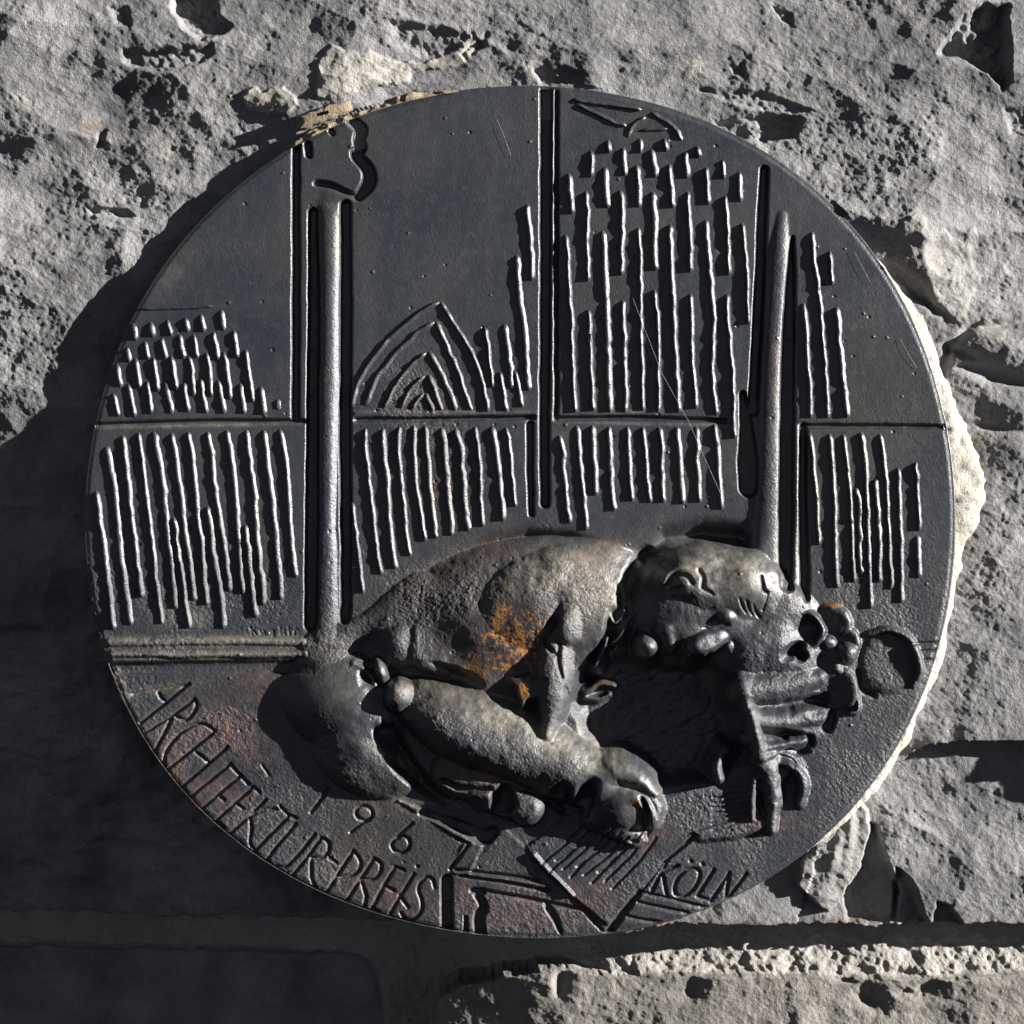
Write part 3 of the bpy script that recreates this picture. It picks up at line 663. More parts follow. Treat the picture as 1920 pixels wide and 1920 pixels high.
# head: deep hollow on its shadow side first
w = win(1060, 1420, 1190, 1480)
sd = poly_sdf(X[w], Y[w], [(1118,1225),(1180,1222),(1290,1222),(1375,1245),(1392,1330),(1385,1420),(1345,1462),(1250,1468),(1190,1452),(1130,1425),(1100,1380),(1072,1320),(1085,1270)])
kk = sstep(12, -26, sd); H[w] = H[w] * (1 - kk) + (-38 + 12 * fbm(X0[w] + 0.5 * Y0[w], Y0[w], 50, 5, 2, 0.6)) * kk; ID[w] = np.where(kk > 0.5, hair, ID[w])
ell(1312, 1130, 148, 108, -10, -34, 96, 14, fig, flat=2.7, tilt=(-0.05, 0.05))
ell(1345, 1086, 116, 68, 10, -18, 84, 26, fig, flat=3, tilt=(-0.22, 0.16))          # bald skull
ell(1392, 1096, 72, 70, 20, -10, 80, 26, fig)
ell(1455, 1195, 100, 112, -10, -26, 62, 30, fig)
ell(1408, 1214, 78, 64, -20, -14, 62, 26, fig)
caps([(1432,1100),(1460,1160),(1480,1230)], [50,64,60], [-6,-8,-8], [44,42,38], 28, fig)
# beard, lying in the hollow
caps([(1098,1296),(1126,1280),(1152,1286)], [8,7,5], -26, 16, 6, fig); caps([(1096,1306),(1120,1310),(1142,1304)], [7,6,4], -28, 14, 6, fig)
# curls between neck and ear
cut([(1210,1040),(1186,1080),(1170,1130),(1180,1160)], [14,14,10,6], [20,22,20,10], 10)
cut([(1152,1150),(1136,1210),(1112,1262)], [10,14,12], [14,26,20], 8)
for poly in ([(1146,1088),(1136,1120),(1142,1150),(1152,1168)], [(1162,1094),(1172,1122),(1168,1150),(1156,1168)], [(1182,1128),(1180,1150),(1166,1184),(1150,1204)], [(1198,1112),(1196,1138),(1184,1160)], [(1136,1196),(1130,1222),(1118,1246)]):
    caps(poly, [6,7,6,5][:len(poly)] if len(poly) == 4 else [6,7,5], 14, 22, 4, hair)
# ear
caps([(1236,1090),(1246,1072),(1272,1062),(1296,1070),(1304,1092)], [4,6,7,7,5], 54, 13, 4, ear)
cut([(1250,1088),(1264,1078),(1284,1076),(1294,1090)], [2,3.5,4,3], 7, 3); caps([(1254,1096),(1268,1087),(1284,1092)], [5,6,4], 54, 9, 3, ear); ell(1264, 1110, 20, 9, -6, 50, 13, 5, ear); cut([(1256,1102),(1274,1100)], [2,2.5], 6, 3)
cut([(1308,1066),(1316,1084),(1314,1100),(1330,1112)], [2,3.5,3.5,1.5], 7, 4)
w = win(1225, 1312, 1050, 1124); ID[w] = np.where(np.hypot((X[w] - 1268) / 40, (Y[w] - 1088) / 31) < 1, ear, ID[w])
# eye, brow, nose, cheeks, mouth
dent(1332, 1166, 30, 14, -24, 11); ell(1358, 1154, 19, 16, 0, 46, 16, 8, fig); cut([(1318,1178),(1336,1182),(1362,1172)], [2,3,2], 5, 4)
for dx in (0, 13, 25): cut([(1384 + dx, 1124 + dx * 0.25), (1388 + dx, 1136 + dx * 0.25), (1396 + dx, 1148 + dx * 0.3)], [1.2,2.2,1.2], 5, 3)
cut([(1424,1080),(1428,1100),(1436,1108)], [1.5,3.5,2], 11, 3); cut([(1436,1112),(1432,1128),(1428,1142)], 1.4, 4, 2.4)
ell(1326, 1200, 50, 24, -16, 12, 52, 5, nose, flat=4, tilt=(-0.26, 0.16)); caps([(1296,1206),(1292,1226)], [12,7], 26, [30,20], 6, nose)
ell(1364, 1214, 11, 13, 20, 26, 20, 8, nose)
ell(1212, 1208, 27, 30, 10, 2, 62, 16, fig); caps([(1246,1176),(1257,1214)], [22,11], [20,14], [40,36], 14, fig)
# hand: fist with bent fingers holding the pen
ell(1162, 1502, 70, 66, 10, -10, 62, 12, hand)
caps([(1100,1462),(1150,1446),(1198,1460),(1226,1482)], [30,30,22,13], [10,14,16,14], [34,42,40,32], 10, hand)
caps([(1150,1500),(1186,1492),(1214,1508),(1226,1536)], [20,18,15,12], [18,20,20,14], [34,36,34,28], 7, hand)
caps([(1214,1484),(1232,1508),(1224,1542)], [12,14,12], 12, 30, 6, hand)
caps([(1112,1530),(1160,1556),(1198,1568)], [24,20,12], [4,4,4], [28,26,20], 10, hand)
caps([(1168,1572),(1190,1582),(1206,1574)], [7,7,5], 6, 18, 5, hand)
bowl(1209, 1506, 5, 17, -25, 46, 14, 4)
bowl(1094, 1502, 20, 38, 20, 36, 24, 8)

# ---- right-hand forms: second sleeve and hand below the face
sl2 = new_id('sleeve', fig, 'folded second sleeve below the face')
ell(1462, 1340, 84, 84, 0, -18, 40, 26, sl2)
caps([(1392,1292),(1450,1287),(1532,1268)], [40,37,20], [-2,-6,-8], [62,54,38], 14, sl2)
cut([(1416,1322),(1470,1326),(1540,1312)], [7,13,10], [12,30,24], 8)
caps([(1394,1290),(1404,1330),(1428,1348),(1470,1352),(1542,1344)], [14,16,21,24,14], [14,14,2,-4,-8], [42,42,44,40,24], 13, sl2)
cut([(1420,1362),(1470,1376),(1520,1388)], [4,9,7], [14,26,22], 6); cut([(1440,1396),(1480,1406),(1510,1400)], [5,9,6], [12,22,16], 6)
caps([(1400,1380),(1440,1400),(1506,1386)], [17,16,8], [6,0,-4], [34,28,18], 11, sl2)
caps([(1404,1330),(1410,1370),(1420,1410),(1445,1416)], [14,16,15,12], [16,10,4,0], [44,44,38,28], 9, sl2)
h2 = new_id('hand', fig, 'second hand with spread fingers at the lower right')
ell(1452, 1462, 62, 70, 10, -14, 26, 14, h2)
caps([(1346,1454),(1342,1432),(1358,1404)], [12,11,11], 0, [36,32,26], 6, h2)
caps([(1420,1416),(1440,1440),(1446,1480),(1446,1554)], [20,18,15,12], [0,0,-2,-4], [30,30,26,20], 9, h2)
caps([(1432,1446),(1414,1468),(1408,1532)], [10,10,8], 0, [20,20,16], 6, h2)
bowl(1380, 1426, 24, 15, 10, 14, 20, 10)
caps([(1458,1430),(1486,1444),(1504,1474),(1498,1508)], [10,13,13,10], -4, [24,26,26,20], 9, h2)
bowl(1478, 1488, 15, 32, 5, 12, 16, 8); bowl(1427, 1502, 6, 28, 0, 14, 18, 6); cut([(1462,1428),(1484,1432)], [6,4], 8, 5)
# ---- flower of cupped petals and a leaf disc
flo = new_id('flower', None, 'flower of cupped petals beside the face')
def petal(cx, cy, rx, ry, ang, z, tilt=0.34, h=22):
    p = new_id('petal', flo)
    ell(cx, cy, rx, ry, ang, z - 12, h, 5, p, flat=6, tilt=(tilt, -0.08)); dent(cx - rx * 0.15, cy, rx * 0.5, ry * 0.5, ang, 4)
ell(1555, 1235, 66, 80, 10, -16, 22, 14, flo)
dent(1508, 1184, 26, 24, 0, 17); caps([(1500,1150),(1522,1153),(1538,1172),(1537,1194),(1524,1210)], [5,7,8,8,6], 14, [14,18,22,20,12], 7, flo)
petal(1558, 1166, 38, 34, 10, 2, 0.30); petal(1590, 1200, 22, 28, -20, 4, 0.2); petal(1540, 1240, 38, 40, 0, 2, 0.26); petal(1578, 1292, 30, 44, 8, 2, 0.4)
ell(1586, 1222, 21, 20, 0, 6, 26, 5, flo); ell(1550, 1206, 18, 13, 20, 4, 18, 5, flo); ell(1566, 1252, 14, 12, 20, 2, 18, 5, flo)
bowl(1490, 1218, 17, 9, -28, 18, 20, 6); bowl(1502, 1228, 9, 8, 0, 18, 16, 6)
cut([(1560,1340),(1554,1362)], [9,9], 16, 4); caps([(1606,1300),(1604,1328),(1590,1336)], [6,6,5], 0, 14, 3, flo)
leaf = new_id('leaf_disc', None, 'round dished disc right of the flower')
ell(1664, 1242, 55, 64, -15, -10, 17, 4, leaf, flat=8)
caps([(1628,1188),(1664,1180),(1700,1196),(1716,1226),(1724,1258),(1712,1284)], [5,7,9,9,8,5], 2, [8,14,18,20,16,8], 5, leaf)
cut([(1611,1256),(1616,1286),(1640,1304)], [4,5,3], 9, 4)

# ---- rounding of grooves, softening, surface grain
H = H - G
H = blur(H, 1)
RGH = 0.10 + 0.52 * sstep(960, 1120, Y0 + 60 * fbm(X0, Y0, 120, 2, 5)) + 0.6 * gauss(X0, Y0, 780, 730, 110, 90) + 0.3 * gauss(X0, Y0, 780, 900, 160, 110)
RGH *= 0.55 + 0.75 * sstep(-0.25, 0.3, fbm(X0, Y0, 90, 3, 8))
RGH += 0.55 * gauss(X0, Y0, 860, 1110, 110, 60, -30) + 0.6 * gauss(X0, Y0, 820, 1370, 90, 60, 20) + 0.5 * gauss(X0, Y0, 660, 1470, 70, 40) + 0.7 * gauss(X0, Y0, 1300, 1500, 90, 40, -10)
RGH -= 0.5 * gauss(X0, Y0, 960, 1350, 150, 34, 25) + 0.5 * gauss(X0, Y0, 1370, 1090, 110, 60) + 0.4 * gauss(X0, Y0, 1160, 1480, 80, 60) + 0.5 * gauss(X0, Y0, 630, 1310, 70, 60)
RGH += 0.2 * (np.abs(X0 - 615) < 24) * (Y0 > 380) + 0.18 * (np.abs(X0 - 1450) < 28) * (Y0 > 420) * (Y0 < 1060)
RGH = np.clip(RGH, 0.05, 1.3)
H += FM * 3.0 * fbm(X0, Y0, 46, 3, 14) * sstep(4, 14, H)
H += RGH * (0.85 * fbm(X0, Y0, 7, 2, 6, 0.8) + 0.5 * vnoise(X0, Y0, 3.6, 11))
# casting pits and specks
for _ in range(260):
    a = rng.random() * 6.283; r_ = 790 * math.sqrt(rng.random()); cx, cy = CX + r_ * math.cos(a), CY + r_ * math.sin(a)
    rr_ = 1.4 + 1.4 * rng.random(); w = win(cx - 8, cx + 8, cy - 8, cy + 8)
    H[w] += (1.8 if rng.random() < 0.45 else -2.0) * gauss(X0[w], Y0[w], cx, cy, rr_, rr_)

# ---- stains (rust, red-brown casting skin, pale dusting with sunlight painted on raised forms)
nA = fbm(X0, Y0, 22, 4, 9, 0.65); nB = fbm(X0, Y0, 60, 4, 12, 0.6); nC = fbm(X0, Y0, 7, 2, 3)
g_ = gauss(X0, Y0, 965, 1200, 56, 78)
rust = 0.75 * sstep(0.42, 0.80, 0.75 * g_ + 0.75 * nA + 0.65 * nC + 0.35 * vnoise(X0, Y0, 4, 7)) * sstep(0.12, 0.5, g_)
rust = np.maximum(rust, 0.8 * sstep(0.5, 0.75, gauss(X0, Y0, 982, 1288, 14, 24) + 0.3 * nA))
rust = np.maximum(rust, 0.4 * sstep(0.55, 0.9, gauss(X0, Y0, 1557, 1136, 34, 7) + 0.2 * nA))
rust = np.maximum(rust, 0.32 * sstep(0.55, 0.9, gauss(X0, Y0, 890, 1250, 60, 40) + 0.6 * nA))
rust = np.maximum(rust, 0.45 * sstep(0.5, 0.9, gauss(X0, Y0, 1190, 1502, 22, 12, 20) + 0.2 * nA))
rust = np.maximum(rust, 0.10 * sstep(0.4, 0.8, gauss(X0, Y0, 1130, 1275, 40, 20) + 0.5 * nA))
red = np.zeros_like(X0)
for cx, cy, rx, ry, an, v in [(950,1190,100,90,0,0.5),(900,1250,60,50,0,0.5),(420,1380,90,70,30,1.0),(300,1420,70,60,40,0.8),(470,1290,80,30,-10,0.7),(600,1420,50,50,0,0.7),(900,1450,110,30,15,0.8),(960,1700,170,46,4,0.9),(1080,1690,120,40,0,0.7),
                             (1440,1545,60,20,0,0.6),(1450,690,10,50,5,0.9),(780,740,70,50,0,0.35),(800,920,100,60,0,0.35),(870,1060,110,26,-28,0.6),(1130,1040,70,26,-20,0.7),(1230,1560,60,26,-30,0.6),(700,1660,120,50,20,0.5),(430,1500,120,60,40,0.5)]:
    red = np.maximum(red, v * gauss(X0, Y0, cx, cy, rx, ry, an))
red = np.clip(0.72 * red * (0.9 + 1.1 * nB), 0, 1)
dust_and_sun = np.zeros_like(X0)  # pale dusting, plus sunlit brightness painted on shoulder, skull and fore-arm
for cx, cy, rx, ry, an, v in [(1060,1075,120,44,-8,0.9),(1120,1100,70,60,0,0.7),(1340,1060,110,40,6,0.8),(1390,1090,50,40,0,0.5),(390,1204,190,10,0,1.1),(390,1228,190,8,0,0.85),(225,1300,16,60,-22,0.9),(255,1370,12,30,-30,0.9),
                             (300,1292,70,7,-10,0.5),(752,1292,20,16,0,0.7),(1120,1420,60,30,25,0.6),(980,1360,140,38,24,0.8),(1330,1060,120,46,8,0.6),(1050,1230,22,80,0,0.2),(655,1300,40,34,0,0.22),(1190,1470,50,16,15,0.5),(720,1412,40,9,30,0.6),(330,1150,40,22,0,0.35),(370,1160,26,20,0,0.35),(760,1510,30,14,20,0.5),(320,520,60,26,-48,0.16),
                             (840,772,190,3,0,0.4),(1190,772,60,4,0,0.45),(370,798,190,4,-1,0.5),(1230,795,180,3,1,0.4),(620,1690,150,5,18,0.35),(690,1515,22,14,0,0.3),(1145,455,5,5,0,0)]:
    dust_and_sun = np.maximum(dust_and_sun, v * gauss(X0, Y0, cx, cy, rx, ry, an))
dust_and_sun = np.clip(dust_and_sun * (0.75 + 0.9 * nA + 0.5 * nC), 0, 0.9)
stain = np.stack([np.clip(rust, 0, 1), red, dust_and_sun, np.clip(RGH, 0, 1)], -1).astype(np.float32)

# ---- clip the field to the outline (border vertices slide onto it), rim falls away gently
th = np.arctan2(Y0 - CY, X0 - CX); rr = np.hypot(X0 - CX, Y0 - CY); RB = RAD(th.ravel().astype(float)).reshape(th.shape).astype(np.float32) - 4
inside = rr < RB
out_k = np.where(rr > RB, RB / np.maximum(rr, 1), 1.0)
PX = CX + (X0 - CX) * out_k; PY = CY + (Y0 - CY) * out_k
edge = sstep(26, 2, RB - np.minimum(rr, RB))
H = H - 2.0 * sstep(9, 0, RB - np.minimum(rr, RB))
keep = inside[:-1, :-1] | inside[1:, 1:] | inside[1:, :-1] | inside[:-1, 1:]
cid = ID[:-1, :-1]
plaque = empty('bronze_plaque', P3(CX, CY, -40))
plaque['label'] = 'round dark bronze relief plaque with columns, a bearded man drawing and ARCHITEKTUR-PREIS lettering'; plaque['category'] = 'plaque'
PP = {}
def build_plate():
    ny, nx = X0.shape
    V = np.stack([(PX - 960) * S, -H * S, (960 - PY) * S], -1).reshape(-1, 3).astype(np.float32)
    zx = np.gradient(H, axis=1) / PITCH; zy = np.gradient(H, axis=0) / PITCH
    Nn = np.stack([-zx, -np.ones_like(zx), zy], -1).reshape(-1, 3); Nn /= np.linalg.norm(Nn, axis=1, keepdims=True)
    idx = np.arange(ny * nx).reshape(ny, nx); q = np.stack([idx[:-1, :-1], idx[1:, :-1], idx[1:, 1:], idx[:-1, 1:]], -1)
    C = stain.reshape(-1, 4)
    order = sorted(NAMES)
    for pid in order:
        name, par, _ = NAMES[pid]
        sel = keep & (cid == pid)
        if sel.sum() < 3: continue
        qq = q[sel]; used, inv = np.unique(qq, return_inverse=True)
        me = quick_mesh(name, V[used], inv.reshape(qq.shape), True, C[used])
        me.normals_split_custom_set_from_vertices(Nn[used].astype(np.float32))
        o = link(name, me, M_BRONZE, PP.get(par, plaque) if par is not None else plaque)
        if par is None: o.matrix_parent_inverse = plaque.matrix_basis.inverted()
        elif par in PP: o.matrix_parent_inverse = plaque.matrix_basis.inverted() if False else PP[par].matrix_parent_inverse.inverted() if False else o.matrix_parent_inverse
        if pid in PLABEL: o['label'] = PLABEL[pid]
        PP[pid] = o
build_plate()
def sampleH(x, y):
    u = (np.asarray(x) - gx[0]) / PITCH; v = (np.asarray(y) - gy[0]) / PITCH
    i = np.clip(np.floor(u).astype(int), 0, len(gx) - 2); j = np.clip(np.floor(v).astype(int), 0, len(gy) - 2)
    f = u - i; g = v - j
    return (H[j, i] * (1 - f) + H[j, i + 1] * f) * (1 - g) + (H[j + 1, i] * (1 - f) + H[j + 1, i + 1] * f) * g
def sampleS(x, y):
    i = np.clip(((np.asarray(x) - gx[0]) / PITCH).round().astype(int), 0, len(gx) - 1); j = np.clip(((np.asarray(y) - gy[0]) / PITCH).round().astype(int), 0, len(gy) - 1)
    return stain[j, i]
def adopt(o): o.matrix_parent_inverse = plaque.matrix_basis.inverted(); return o
# rim: rounded edge and side
n = 900; tt = np.linspace(0, 2 * math.pi, n, endpoint=False); RR = RAD(tt)
prof = [(-7, -3.2), (-4.2, -2.4), (-2.2, -3.0), (-0.8, -4.4), (0, -6.5), (0.3, -12), (-0.5, -40), (-2, -120), (-4, -290)]
vs_, cs_ = [], []
for dr, dz in prof:
    r_ = RR + dr + 0.5 * fbm(CX + RR * np.cos(tt), CY + RR * np.sin(tt), 26, 2, 5) * (1 if dr > -4 else 0)
    x = CX + r_ * np.cos(tt); y = CY + r_ * np.sin(tt)
    z = dz + 0.6 * fbm(x, y, 30, 2, 8) + (sampleH(CX + (RR - 8) * np.cos(tt), CY + (RR - 8) * np.sin(tt)).clip(-12, 3) * 0.75 if dz > -3.1 and dr < -4 else 0)
    vs_.append(np.stack([(x - 960) * S, -z * S, (960 - y) * S], -1)); cs_.append(sampleS(CX + (RR - 8) * np.cos(tt), CY + (RR - 8) * np.sin(tt)))
idx = np.arange(len(prof) * n).reshape(len(prof), n); nxt = np.roll(idx, -1, 1)
q = np.stack([idx[:-1], idx[1:], nxt[1:], nxt[:-1]], -1).reshape(-1, 4)
adopt(link('rim', quick_mesh('rim', np.array(vs_).reshape(-1, 3), q, True, np.array(cs_).reshape(-1, 4)), M_BRONZE, plaque))

# ---- raised ribs: each a rounded bar of its own
A = lambda pts: conv(150, 500, K5, pts)
B = lambda pts: conv(500, 130, K5, pts)
Cc = lambda pts: conv(960, 130, K5, pts)
D = lambda pts: conv(1330, 300, K5, pts)
E = lambda pts: conv(600, 540, K6, pts)
F = lambda pts: conv(960, 620, K6, pts)
Gg = lambda pts: conv(1350, 780, K6, pts)
Hh = lambda pts: conv(140, 780, K5, pts)
ribs = []
for p in [[(350,370),(370,485)],[(465,360),(480,465)],[(580,345),(605,455)],[(690,330),(710,430)],[(800,310),(815,430)],[(930,280),(945,420)],
          [(315,525),(328,630)],[(430,485),(455,610)],[(540,465),(570,610)],[(655,440),(685,605)],[(750,440),(775,600)],[(880,425),(910,615)],[(1010,415),(1035,600)],
          [(245,640),(275,790)],[(365,600),(398,800)],[(485,590),(515,820)],[(605,580),(640,810)],[(715,580),(735,650),(755,850)],[(830,560),(855,680),(865,855)],[(940,555),(965,650),(990,870)],[(1090,540),(1110,680),(1140,890)],
          [(225,825),(262,980)],[(320,765),(365,985)],[(445,745),(475,965)],[(565,745),(605,965)],[(685,755),(712,955)],[(795,730),(832,960)],[(910,740),(948,965)],[(1050,760),(1080,965)],[(1190,785),(1212,970)],[(1298,865),(1308,940)]]:
    ribs.append((A(p), 1.0))
ribs.append((A([(385,288),(600,276),(870,264)]), 0.55))
for p in [[(148,490),(165,620),(190,800),(235,1150),(265,1400)],[(215,195),(240,330),(265,480),(290,760),(310,930),(340,1130),(375,1370)],[(320,125),(345,300),(370,600),(405,850),(430,1060),(445,1190)],
          [(425,105),(450,300),(480,550),(510,780),(530,950),(535,1040),(560,1200),(580,1365)],[(520,100),(550,250),(590,450),(600,650),(630,880),(650,1050),(668,1265)],[(650,660),(670,740),(685,880),(715,1070),(740,1250),(762,1390)],
          [(640,110),(670,300),(705,550),(720,720),(760,950),(795,1210)],[(745,100),(775,260),(800,500),(808,650),(840,830),(850,1040),(875,1240)],[(870,590),(895,700),(910,900),(950,1070),(985,1395)],
          [(875,100),(905,250),(920,450),(950,620),(985,850),(1010,1050),(1022,1150)],[(1000,90),(1030,270),(1060,520),(1075,720),(1085,930),(1110,1170)],[(1120,710),(1140,850),(1160,1080),(1195,1320)],
          [(1130,90),(1150,270),(1185,540),(1200,780),(1225,1030),(1245,1240)],[(1245,90),(1265,280),(1295,520),(1325,820),(1345,1040),(1358,1205)],[(1350,85),(1385,260),(1405,480),(1415,660),(1430,880),(1455,1060)]]:
    ribs.append((Hh(p), 1.05))
for p in [[(870,95),(960,230),(1080,430),(1160,600),(1220,890)],[(860,105),(700,200),(500,370),(350,560),(270,700),(235,860)]]: ribs.append((E(p), 0.95))
for p in [[(840,240),(920,420),(1000,600),(1060,780),(1100,880)],[(825,250),(700,330),(550,470),(420,640),(330,850)],[(790,450),(880,620),(950,780),(985,880)],[(770,470),(650,570),(540,720),(470,870)],[(785,620),(840,750),(885,880)],[(760,640),(660,720),(590,870)],[(765,750),(800,820),(820,890)],[(755,760),(700,810),(668,880)]]: ribs.append((E(p), 0.85))
for p in [[(1190,280),(1220,400),(1250,720)],[(1330,255),(1355,400),(1375,560),(1380,730)],[(1300,600),(1330,740),(1350,890)],[(1405,590),(1430,680),(1465,860)]]: ribs.append((E(p), 1.0))
ribs += [([(970,478),(974,540),(983,605),(988,670),(992,733)], 1.1), ([(990,383),(994,431),(998,474),(998,527)], 1.1)]
ribs += [(p, 1.0) for p in [[(661,940),(665,960),(675,1051),(683,1113)],[(687,803),(687,840),(694,905),(703,983),(705,1012),(716,1077)],[(720,803),(721,852),(728,905),(731,970),(735,1012),(743,1067)],[(750,800),(748,847),(754,905),(761,962),(764,1007),(771,1043)],
        [(778,798),(778,852),(782,918),(790,962),(799,1016)],[(799,798),(803,852),(808,918),(813,957),(820,1010)],[(829,802),(836,840),(840,905),(846,957),(848,1005)],[(856,803),(866,840),(869,892),(873,944),(880,996)],
        [(892,800),(898,840),(902,892),(903,944),(908,988)],[(923,799),(931,840),(937,892),(942,931),(946,977)],[(951,800),(958,840),(962,892),(968,951)]]]
for p in [[(630,460),(645,550)],[(840,450),(850,550)],[(1000,450),(1015,540)],[(1215,500),(1230,580)],[(1385,590),(1395,720)],[(1490,670),(1498,870)],[(520,530),(530,620),(525,710)],[(735,510),(740,620),(748,700)],[(920,520),(935,620),(945,710)],[(1140,535),(1145,620),(1155,715)],
          [(375,680),(385,780),(400,950)],[(615,640),(618,750),(628,910)],[(825,625),(830,750),(838,905)],[(1035,620),(1045,750),(1055,910)],[(1275,640),(1285,750),(1290,890)],
          [(490,795),(505,950),(495,1100),(505,1390)],[(715,790),(730,950),(725,1150),(725,1350)],[(925,800),(940,1000),(935,1200),(945,1320)],[(1155,800),(1165,1000),(1175,1180),(1170,1330)],[(1400,825),(1415,1000),(1420,1200),(1425,1350)],[(1515,1005),(1535,1200),(1545,1450),(1555,1670)]]:
    ribs.append((Cc(p), 1.25))
for a, b in [([(355,1080),(370,1180),(375,1400),(400,1700)], [(430,0),(440,150),(450,400),(470,590)]), ([(600,1055),(610,1150),(615,1400),(630,1700)], [(690,0),(700,200),(712,590)]),
             ([(830,1035),(845,1200),(850,1500),(848,1700)], [(935,0),(945,250),(950,580)]), ([(500,1570),(520,1650),(505,1800)], [(560,0),(575,150),(570,250),(585,400),(590,580)]),
             ([(730,1510),(735,1700)], [(815,0),(820,300),(825,590)]), ([(940,1440),(955,1600)], [(1055,0),(1060,250),(1060,590)]), ([(1035,1015),(1045,1200),(1060,1500)], [(1175,0),(1190,300),(1205,590)]),
             ([(1170,1470),(1180,1650)], [(1300,0),(1300,250),(1325,400),(1325,565)]), ([(1275,985),(1285,1200),(1310,1400),(1325,1650)], [(1455,0),(1445,170),(1455,400),(1475,610)]), ([(1415,1470),(1420,1650)], [(1570,0),(1590,250),(1605,500),(1605,780)])]:
    ribs.append((Cc(a) + F(b), 1.2))
for p in [[(345,750),(385,900),(368,945),(385,1100),(400,1250),(420,1390)],[(475,680),(490,900),(520,1150),(545,1440)],[(580,680),(590,850),(600,1000),(610,1190)],[(705,690),(710,900),(720,1100),(745,1300)],[(835,690),(850,900),(860,1100),(870,1230)],
          [(950,690),(970,900),(980,1050),(1000,1240)],[(1060,690),(1090,850),(1080,1000),(1100,1240)],[(1190,690),(1210,900),(1225,1100),(1240,1250)],[(1330,690),(1345,830),(1330,920),(1350,1100),(1360,1240)],[(1460,670),(1485,870),(1500,1100),(1515,1290)]]:
    ribs.append((F(p), 1.1))
for p, s_ in [([(395,190),(600,222),(850,258)], 0.9),([(420,222),(600,310),(750,372)], 0.8),([(905,280),(1010,330),(1080,400),(1118,465)], 0.9),([(762,450),(790,370),(880,318)], 0.8),([(840,402),(1020,395)], 0.7)]:
    ribs.append((Cc(p), s_))
for p in [[(680,470),(690,650),(720,850),(740,1050),(760,1300),(785,1690)],[(795,595),(800,700),(810,820)],[(620,935),(640,1100),(645,1300),(665,1500),(670,1690)],[(840,960),(850,1150),(870,1330),(875,1400),(890,1500),(905,1690)]]:
    ribs.append((D(p), 1.25))
for p in [[(655,120),(675,350),(700,600),(720,930)],[(790,125),(815,350),(830,600),(835,950),(850,1240)],[(895,130),(920,350),(945,600),(960,950),(970,1200)],[(985,510),(1005,620),(1015,750),(1005,800),(1020,880),(1010,940),(1020,1140)],
          [(1020,115),(1050,300),(1065,600),(1075,1000),(1095,1390)],[(1125,450),(1140,650),(1155,900),(1150,1200)],[(1155,125),(1185,300),(1210,600),(1225,900),(1240,1250)],[(1290,370),(1295,600),(1310,900),(1310,1350)],[(1415,330),(1430,600),(1440,830)],[(1425,860),(1435,1000),(1440,1170)]]:
    ribs.append((Gg(p), 1.15))
PROF = [(-5.0, -2.2), (-4.4, 1.6), (-3.2, 4.2), (-1.6, 5.3), (0.4, 5.2), (2.4, 4.2), (4.2, 2.6), (5.8, 0.7), (7.0, -2.0)]
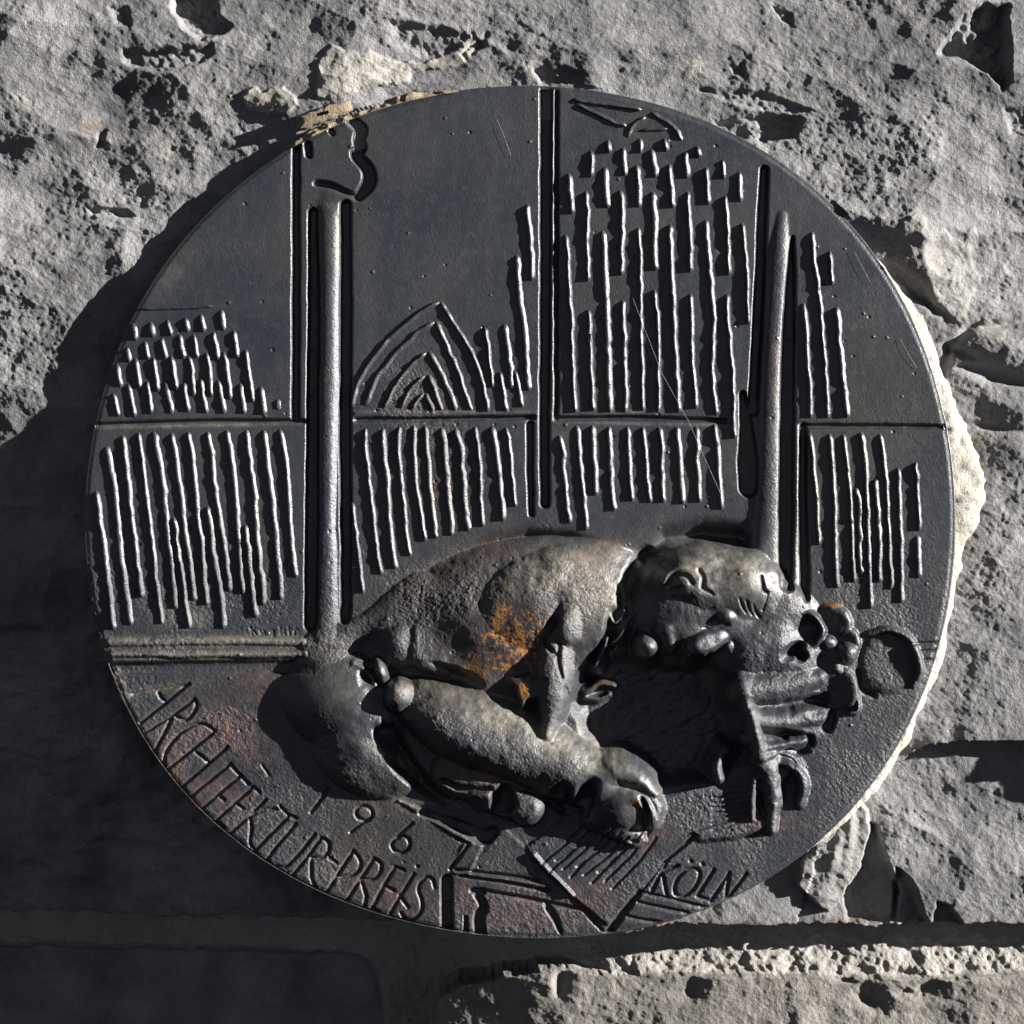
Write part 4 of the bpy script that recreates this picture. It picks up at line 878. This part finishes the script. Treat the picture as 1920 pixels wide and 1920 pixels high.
def rib(poly, sc, seed):
    p = np.array(poly, float); L = np.concatenate([[0], np.cumsum(np.hypot(*(p[1:] - p[:-1]).T))])
    n = max(6, int(L[-1] / 4.5)); s = np.linspace(0, L[-1], n)
    # smooth the hand-set points a little
    x = np.interp(s, L, p[:, 0]); y = np.interp(s, L, p[:, 1])
    for _ in range(3):
        x[1:-1] = (x[:-2] + 2 * x[1:-1] + x[2:]) / 4; y[1:-1] = (y[:-2] + 2 * y[1:-1] + y[2:]) / 4
    jit = 1.3 * vnoise(s, np.full_like(s, seed * 37.0), 17, seed % 16) + 0.5 * vnoise(s, np.full_like(s, seed * 11.0), 5, (seed + 3) % 16)
    tx = np.gradient(x); ty = np.gradient(y); l = np.hypot(tx, ty) + 1e-6; tx /= l; ty /= l
    nx_, ny_ = ty, -tx                                   # to the right when running downwards
    if nx_.mean() < 0: nx_, ny_ = -nx_, -ny_
    x = x + nx_ * (jit - 1.6); y = y + ny_ * (jit - 1.6)
    wid = sc ** 0.5 * 0.92 * (1 + 0.13 * vnoise(s, np.full_like(s, seed * 5.0), 11, (seed + 5) % 16))
    hei = sc * (1 + 0.2 * vnoise(s, np.full_like(s, seed * 7.0), 13, (seed + 7) % 16))
    v_ = _tab[3][seed % 256, (seed * 7) % 256]; wid = wid * (1 + 0.18 * v_); hei = hei * (1 + 0.16 * _tab[4][seed % 256, 5])
    if seed % 3 == 0:
        at_ = L[-1] * (0.25 + 0.5 * abs(_tab[5][seed % 256, 9])); hei = hei * (1 - 0.45 * np.exp(-((s - at_) / 5.0) ** 2))
    e0 = np.clip(s / 14, 0, 1); e1 = np.clip((L[-1] - s) / 4.5, 0, 1)
    cap_ = np.sqrt(np.clip(1 - (1 - e0) ** 2, 0, 1)) * np.sqrt(np.clip(1 - (1 - e1) ** 2, 0, 1))
    base = sampleH(x, y); base = np.convolve(np.pad(base, 3, 'edge'), np.ones(7) / 7, 'valid')
    vs_, cs_ = [], []
    for dx, dz in PROF:
        xx = x + nx_ * dx * wid * (0.35 + 0.65 * cap_); yy = y + ny_ * dx * wid * (0.35 + 0.65 * cap_)
        z = base + (dz * hei * cap_ if dz > 0 else dz)
        if dz > 0: z = z + 0.35 * vnoise(xx, yy, 4.5, (seed + 2) % 16)
        vs_.append(np.stack([(xx - 960) * S, -z * S, (960 - yy) * S], -1)); cs_.append(sampleS(xx, yy))
    vs_ = np.array(vs_); idx = np.arange(len(PROF) * n).reshape(len(PROF), n)
    # orientation: first row left, second row right
    q = np.stack([idx[:-1, :-1], idx[:-1, 1:], idx[1:, 1:], idx[1:, :-1]], -1).reshape(-1, 4)
    a, b, c_ = vs_[3][0], vs_[3][1], vs_[4][1]
    if np.cross(b - a, c_ - b)[1] > 0: q = q[:, ::-1]
    adopt(link('ridge', quick_mesh('ridge', vs_.reshape(-1, 3), q, True, np.array(cs_).reshape(-1, 4)), M_BRONZE, plaque))
for i, (p, s_) in enumerate(ribs): rib(p, s_, i)

# ================================================================== spider threads on the plaque
def thread(pts, label):
    p = np.array([P3(*a) for a in pts]); n = len(p); m = 5; r = 0.16 * S
    vs_ = []
    for k in range(m):
        a = 2 * math.pi * k / m; vs_.append(p + np.array([math.cos(a) * r, math.sin(a) * r, math.cos(a) * r * 0.4]))
    vs_ = np.array(vs_); idx = np.arange(m * n).reshape(m, n); nxt = np.roll(idx, -1, 0)
    q = np.stack([idx[:, :-1], idx[:, 1:], nxt[:, 1:], nxt[:, :-1]], -1).reshape(-1, 4)
    o = link('spider_thread', quick_mesh('spider_thread', vs_.reshape(-1, 3), q), M_THREAD)
    o['label'] = label; o['category'] = 'spider thread'; o['group'] = 'spider threads on the plaque'
thread([(932,225,3),(945,255,4),(958,292,3)], 'spider thread on the smooth panel near the top of the plaque')
thread([(1186,560,10),(1240,700,12),(1290,790,11),(1350,925,10)], 'long spider thread slanting across the ribs between the middle columns')
thread([(1600,470,3),(1616,500,4),(1632,530,3)], 'short spider thread right of the ribs near the upper right edge')
thread([(1688,636,3),(1703,665,4),(1720,692,3)], 'short spider thread above the right string course near the edge')
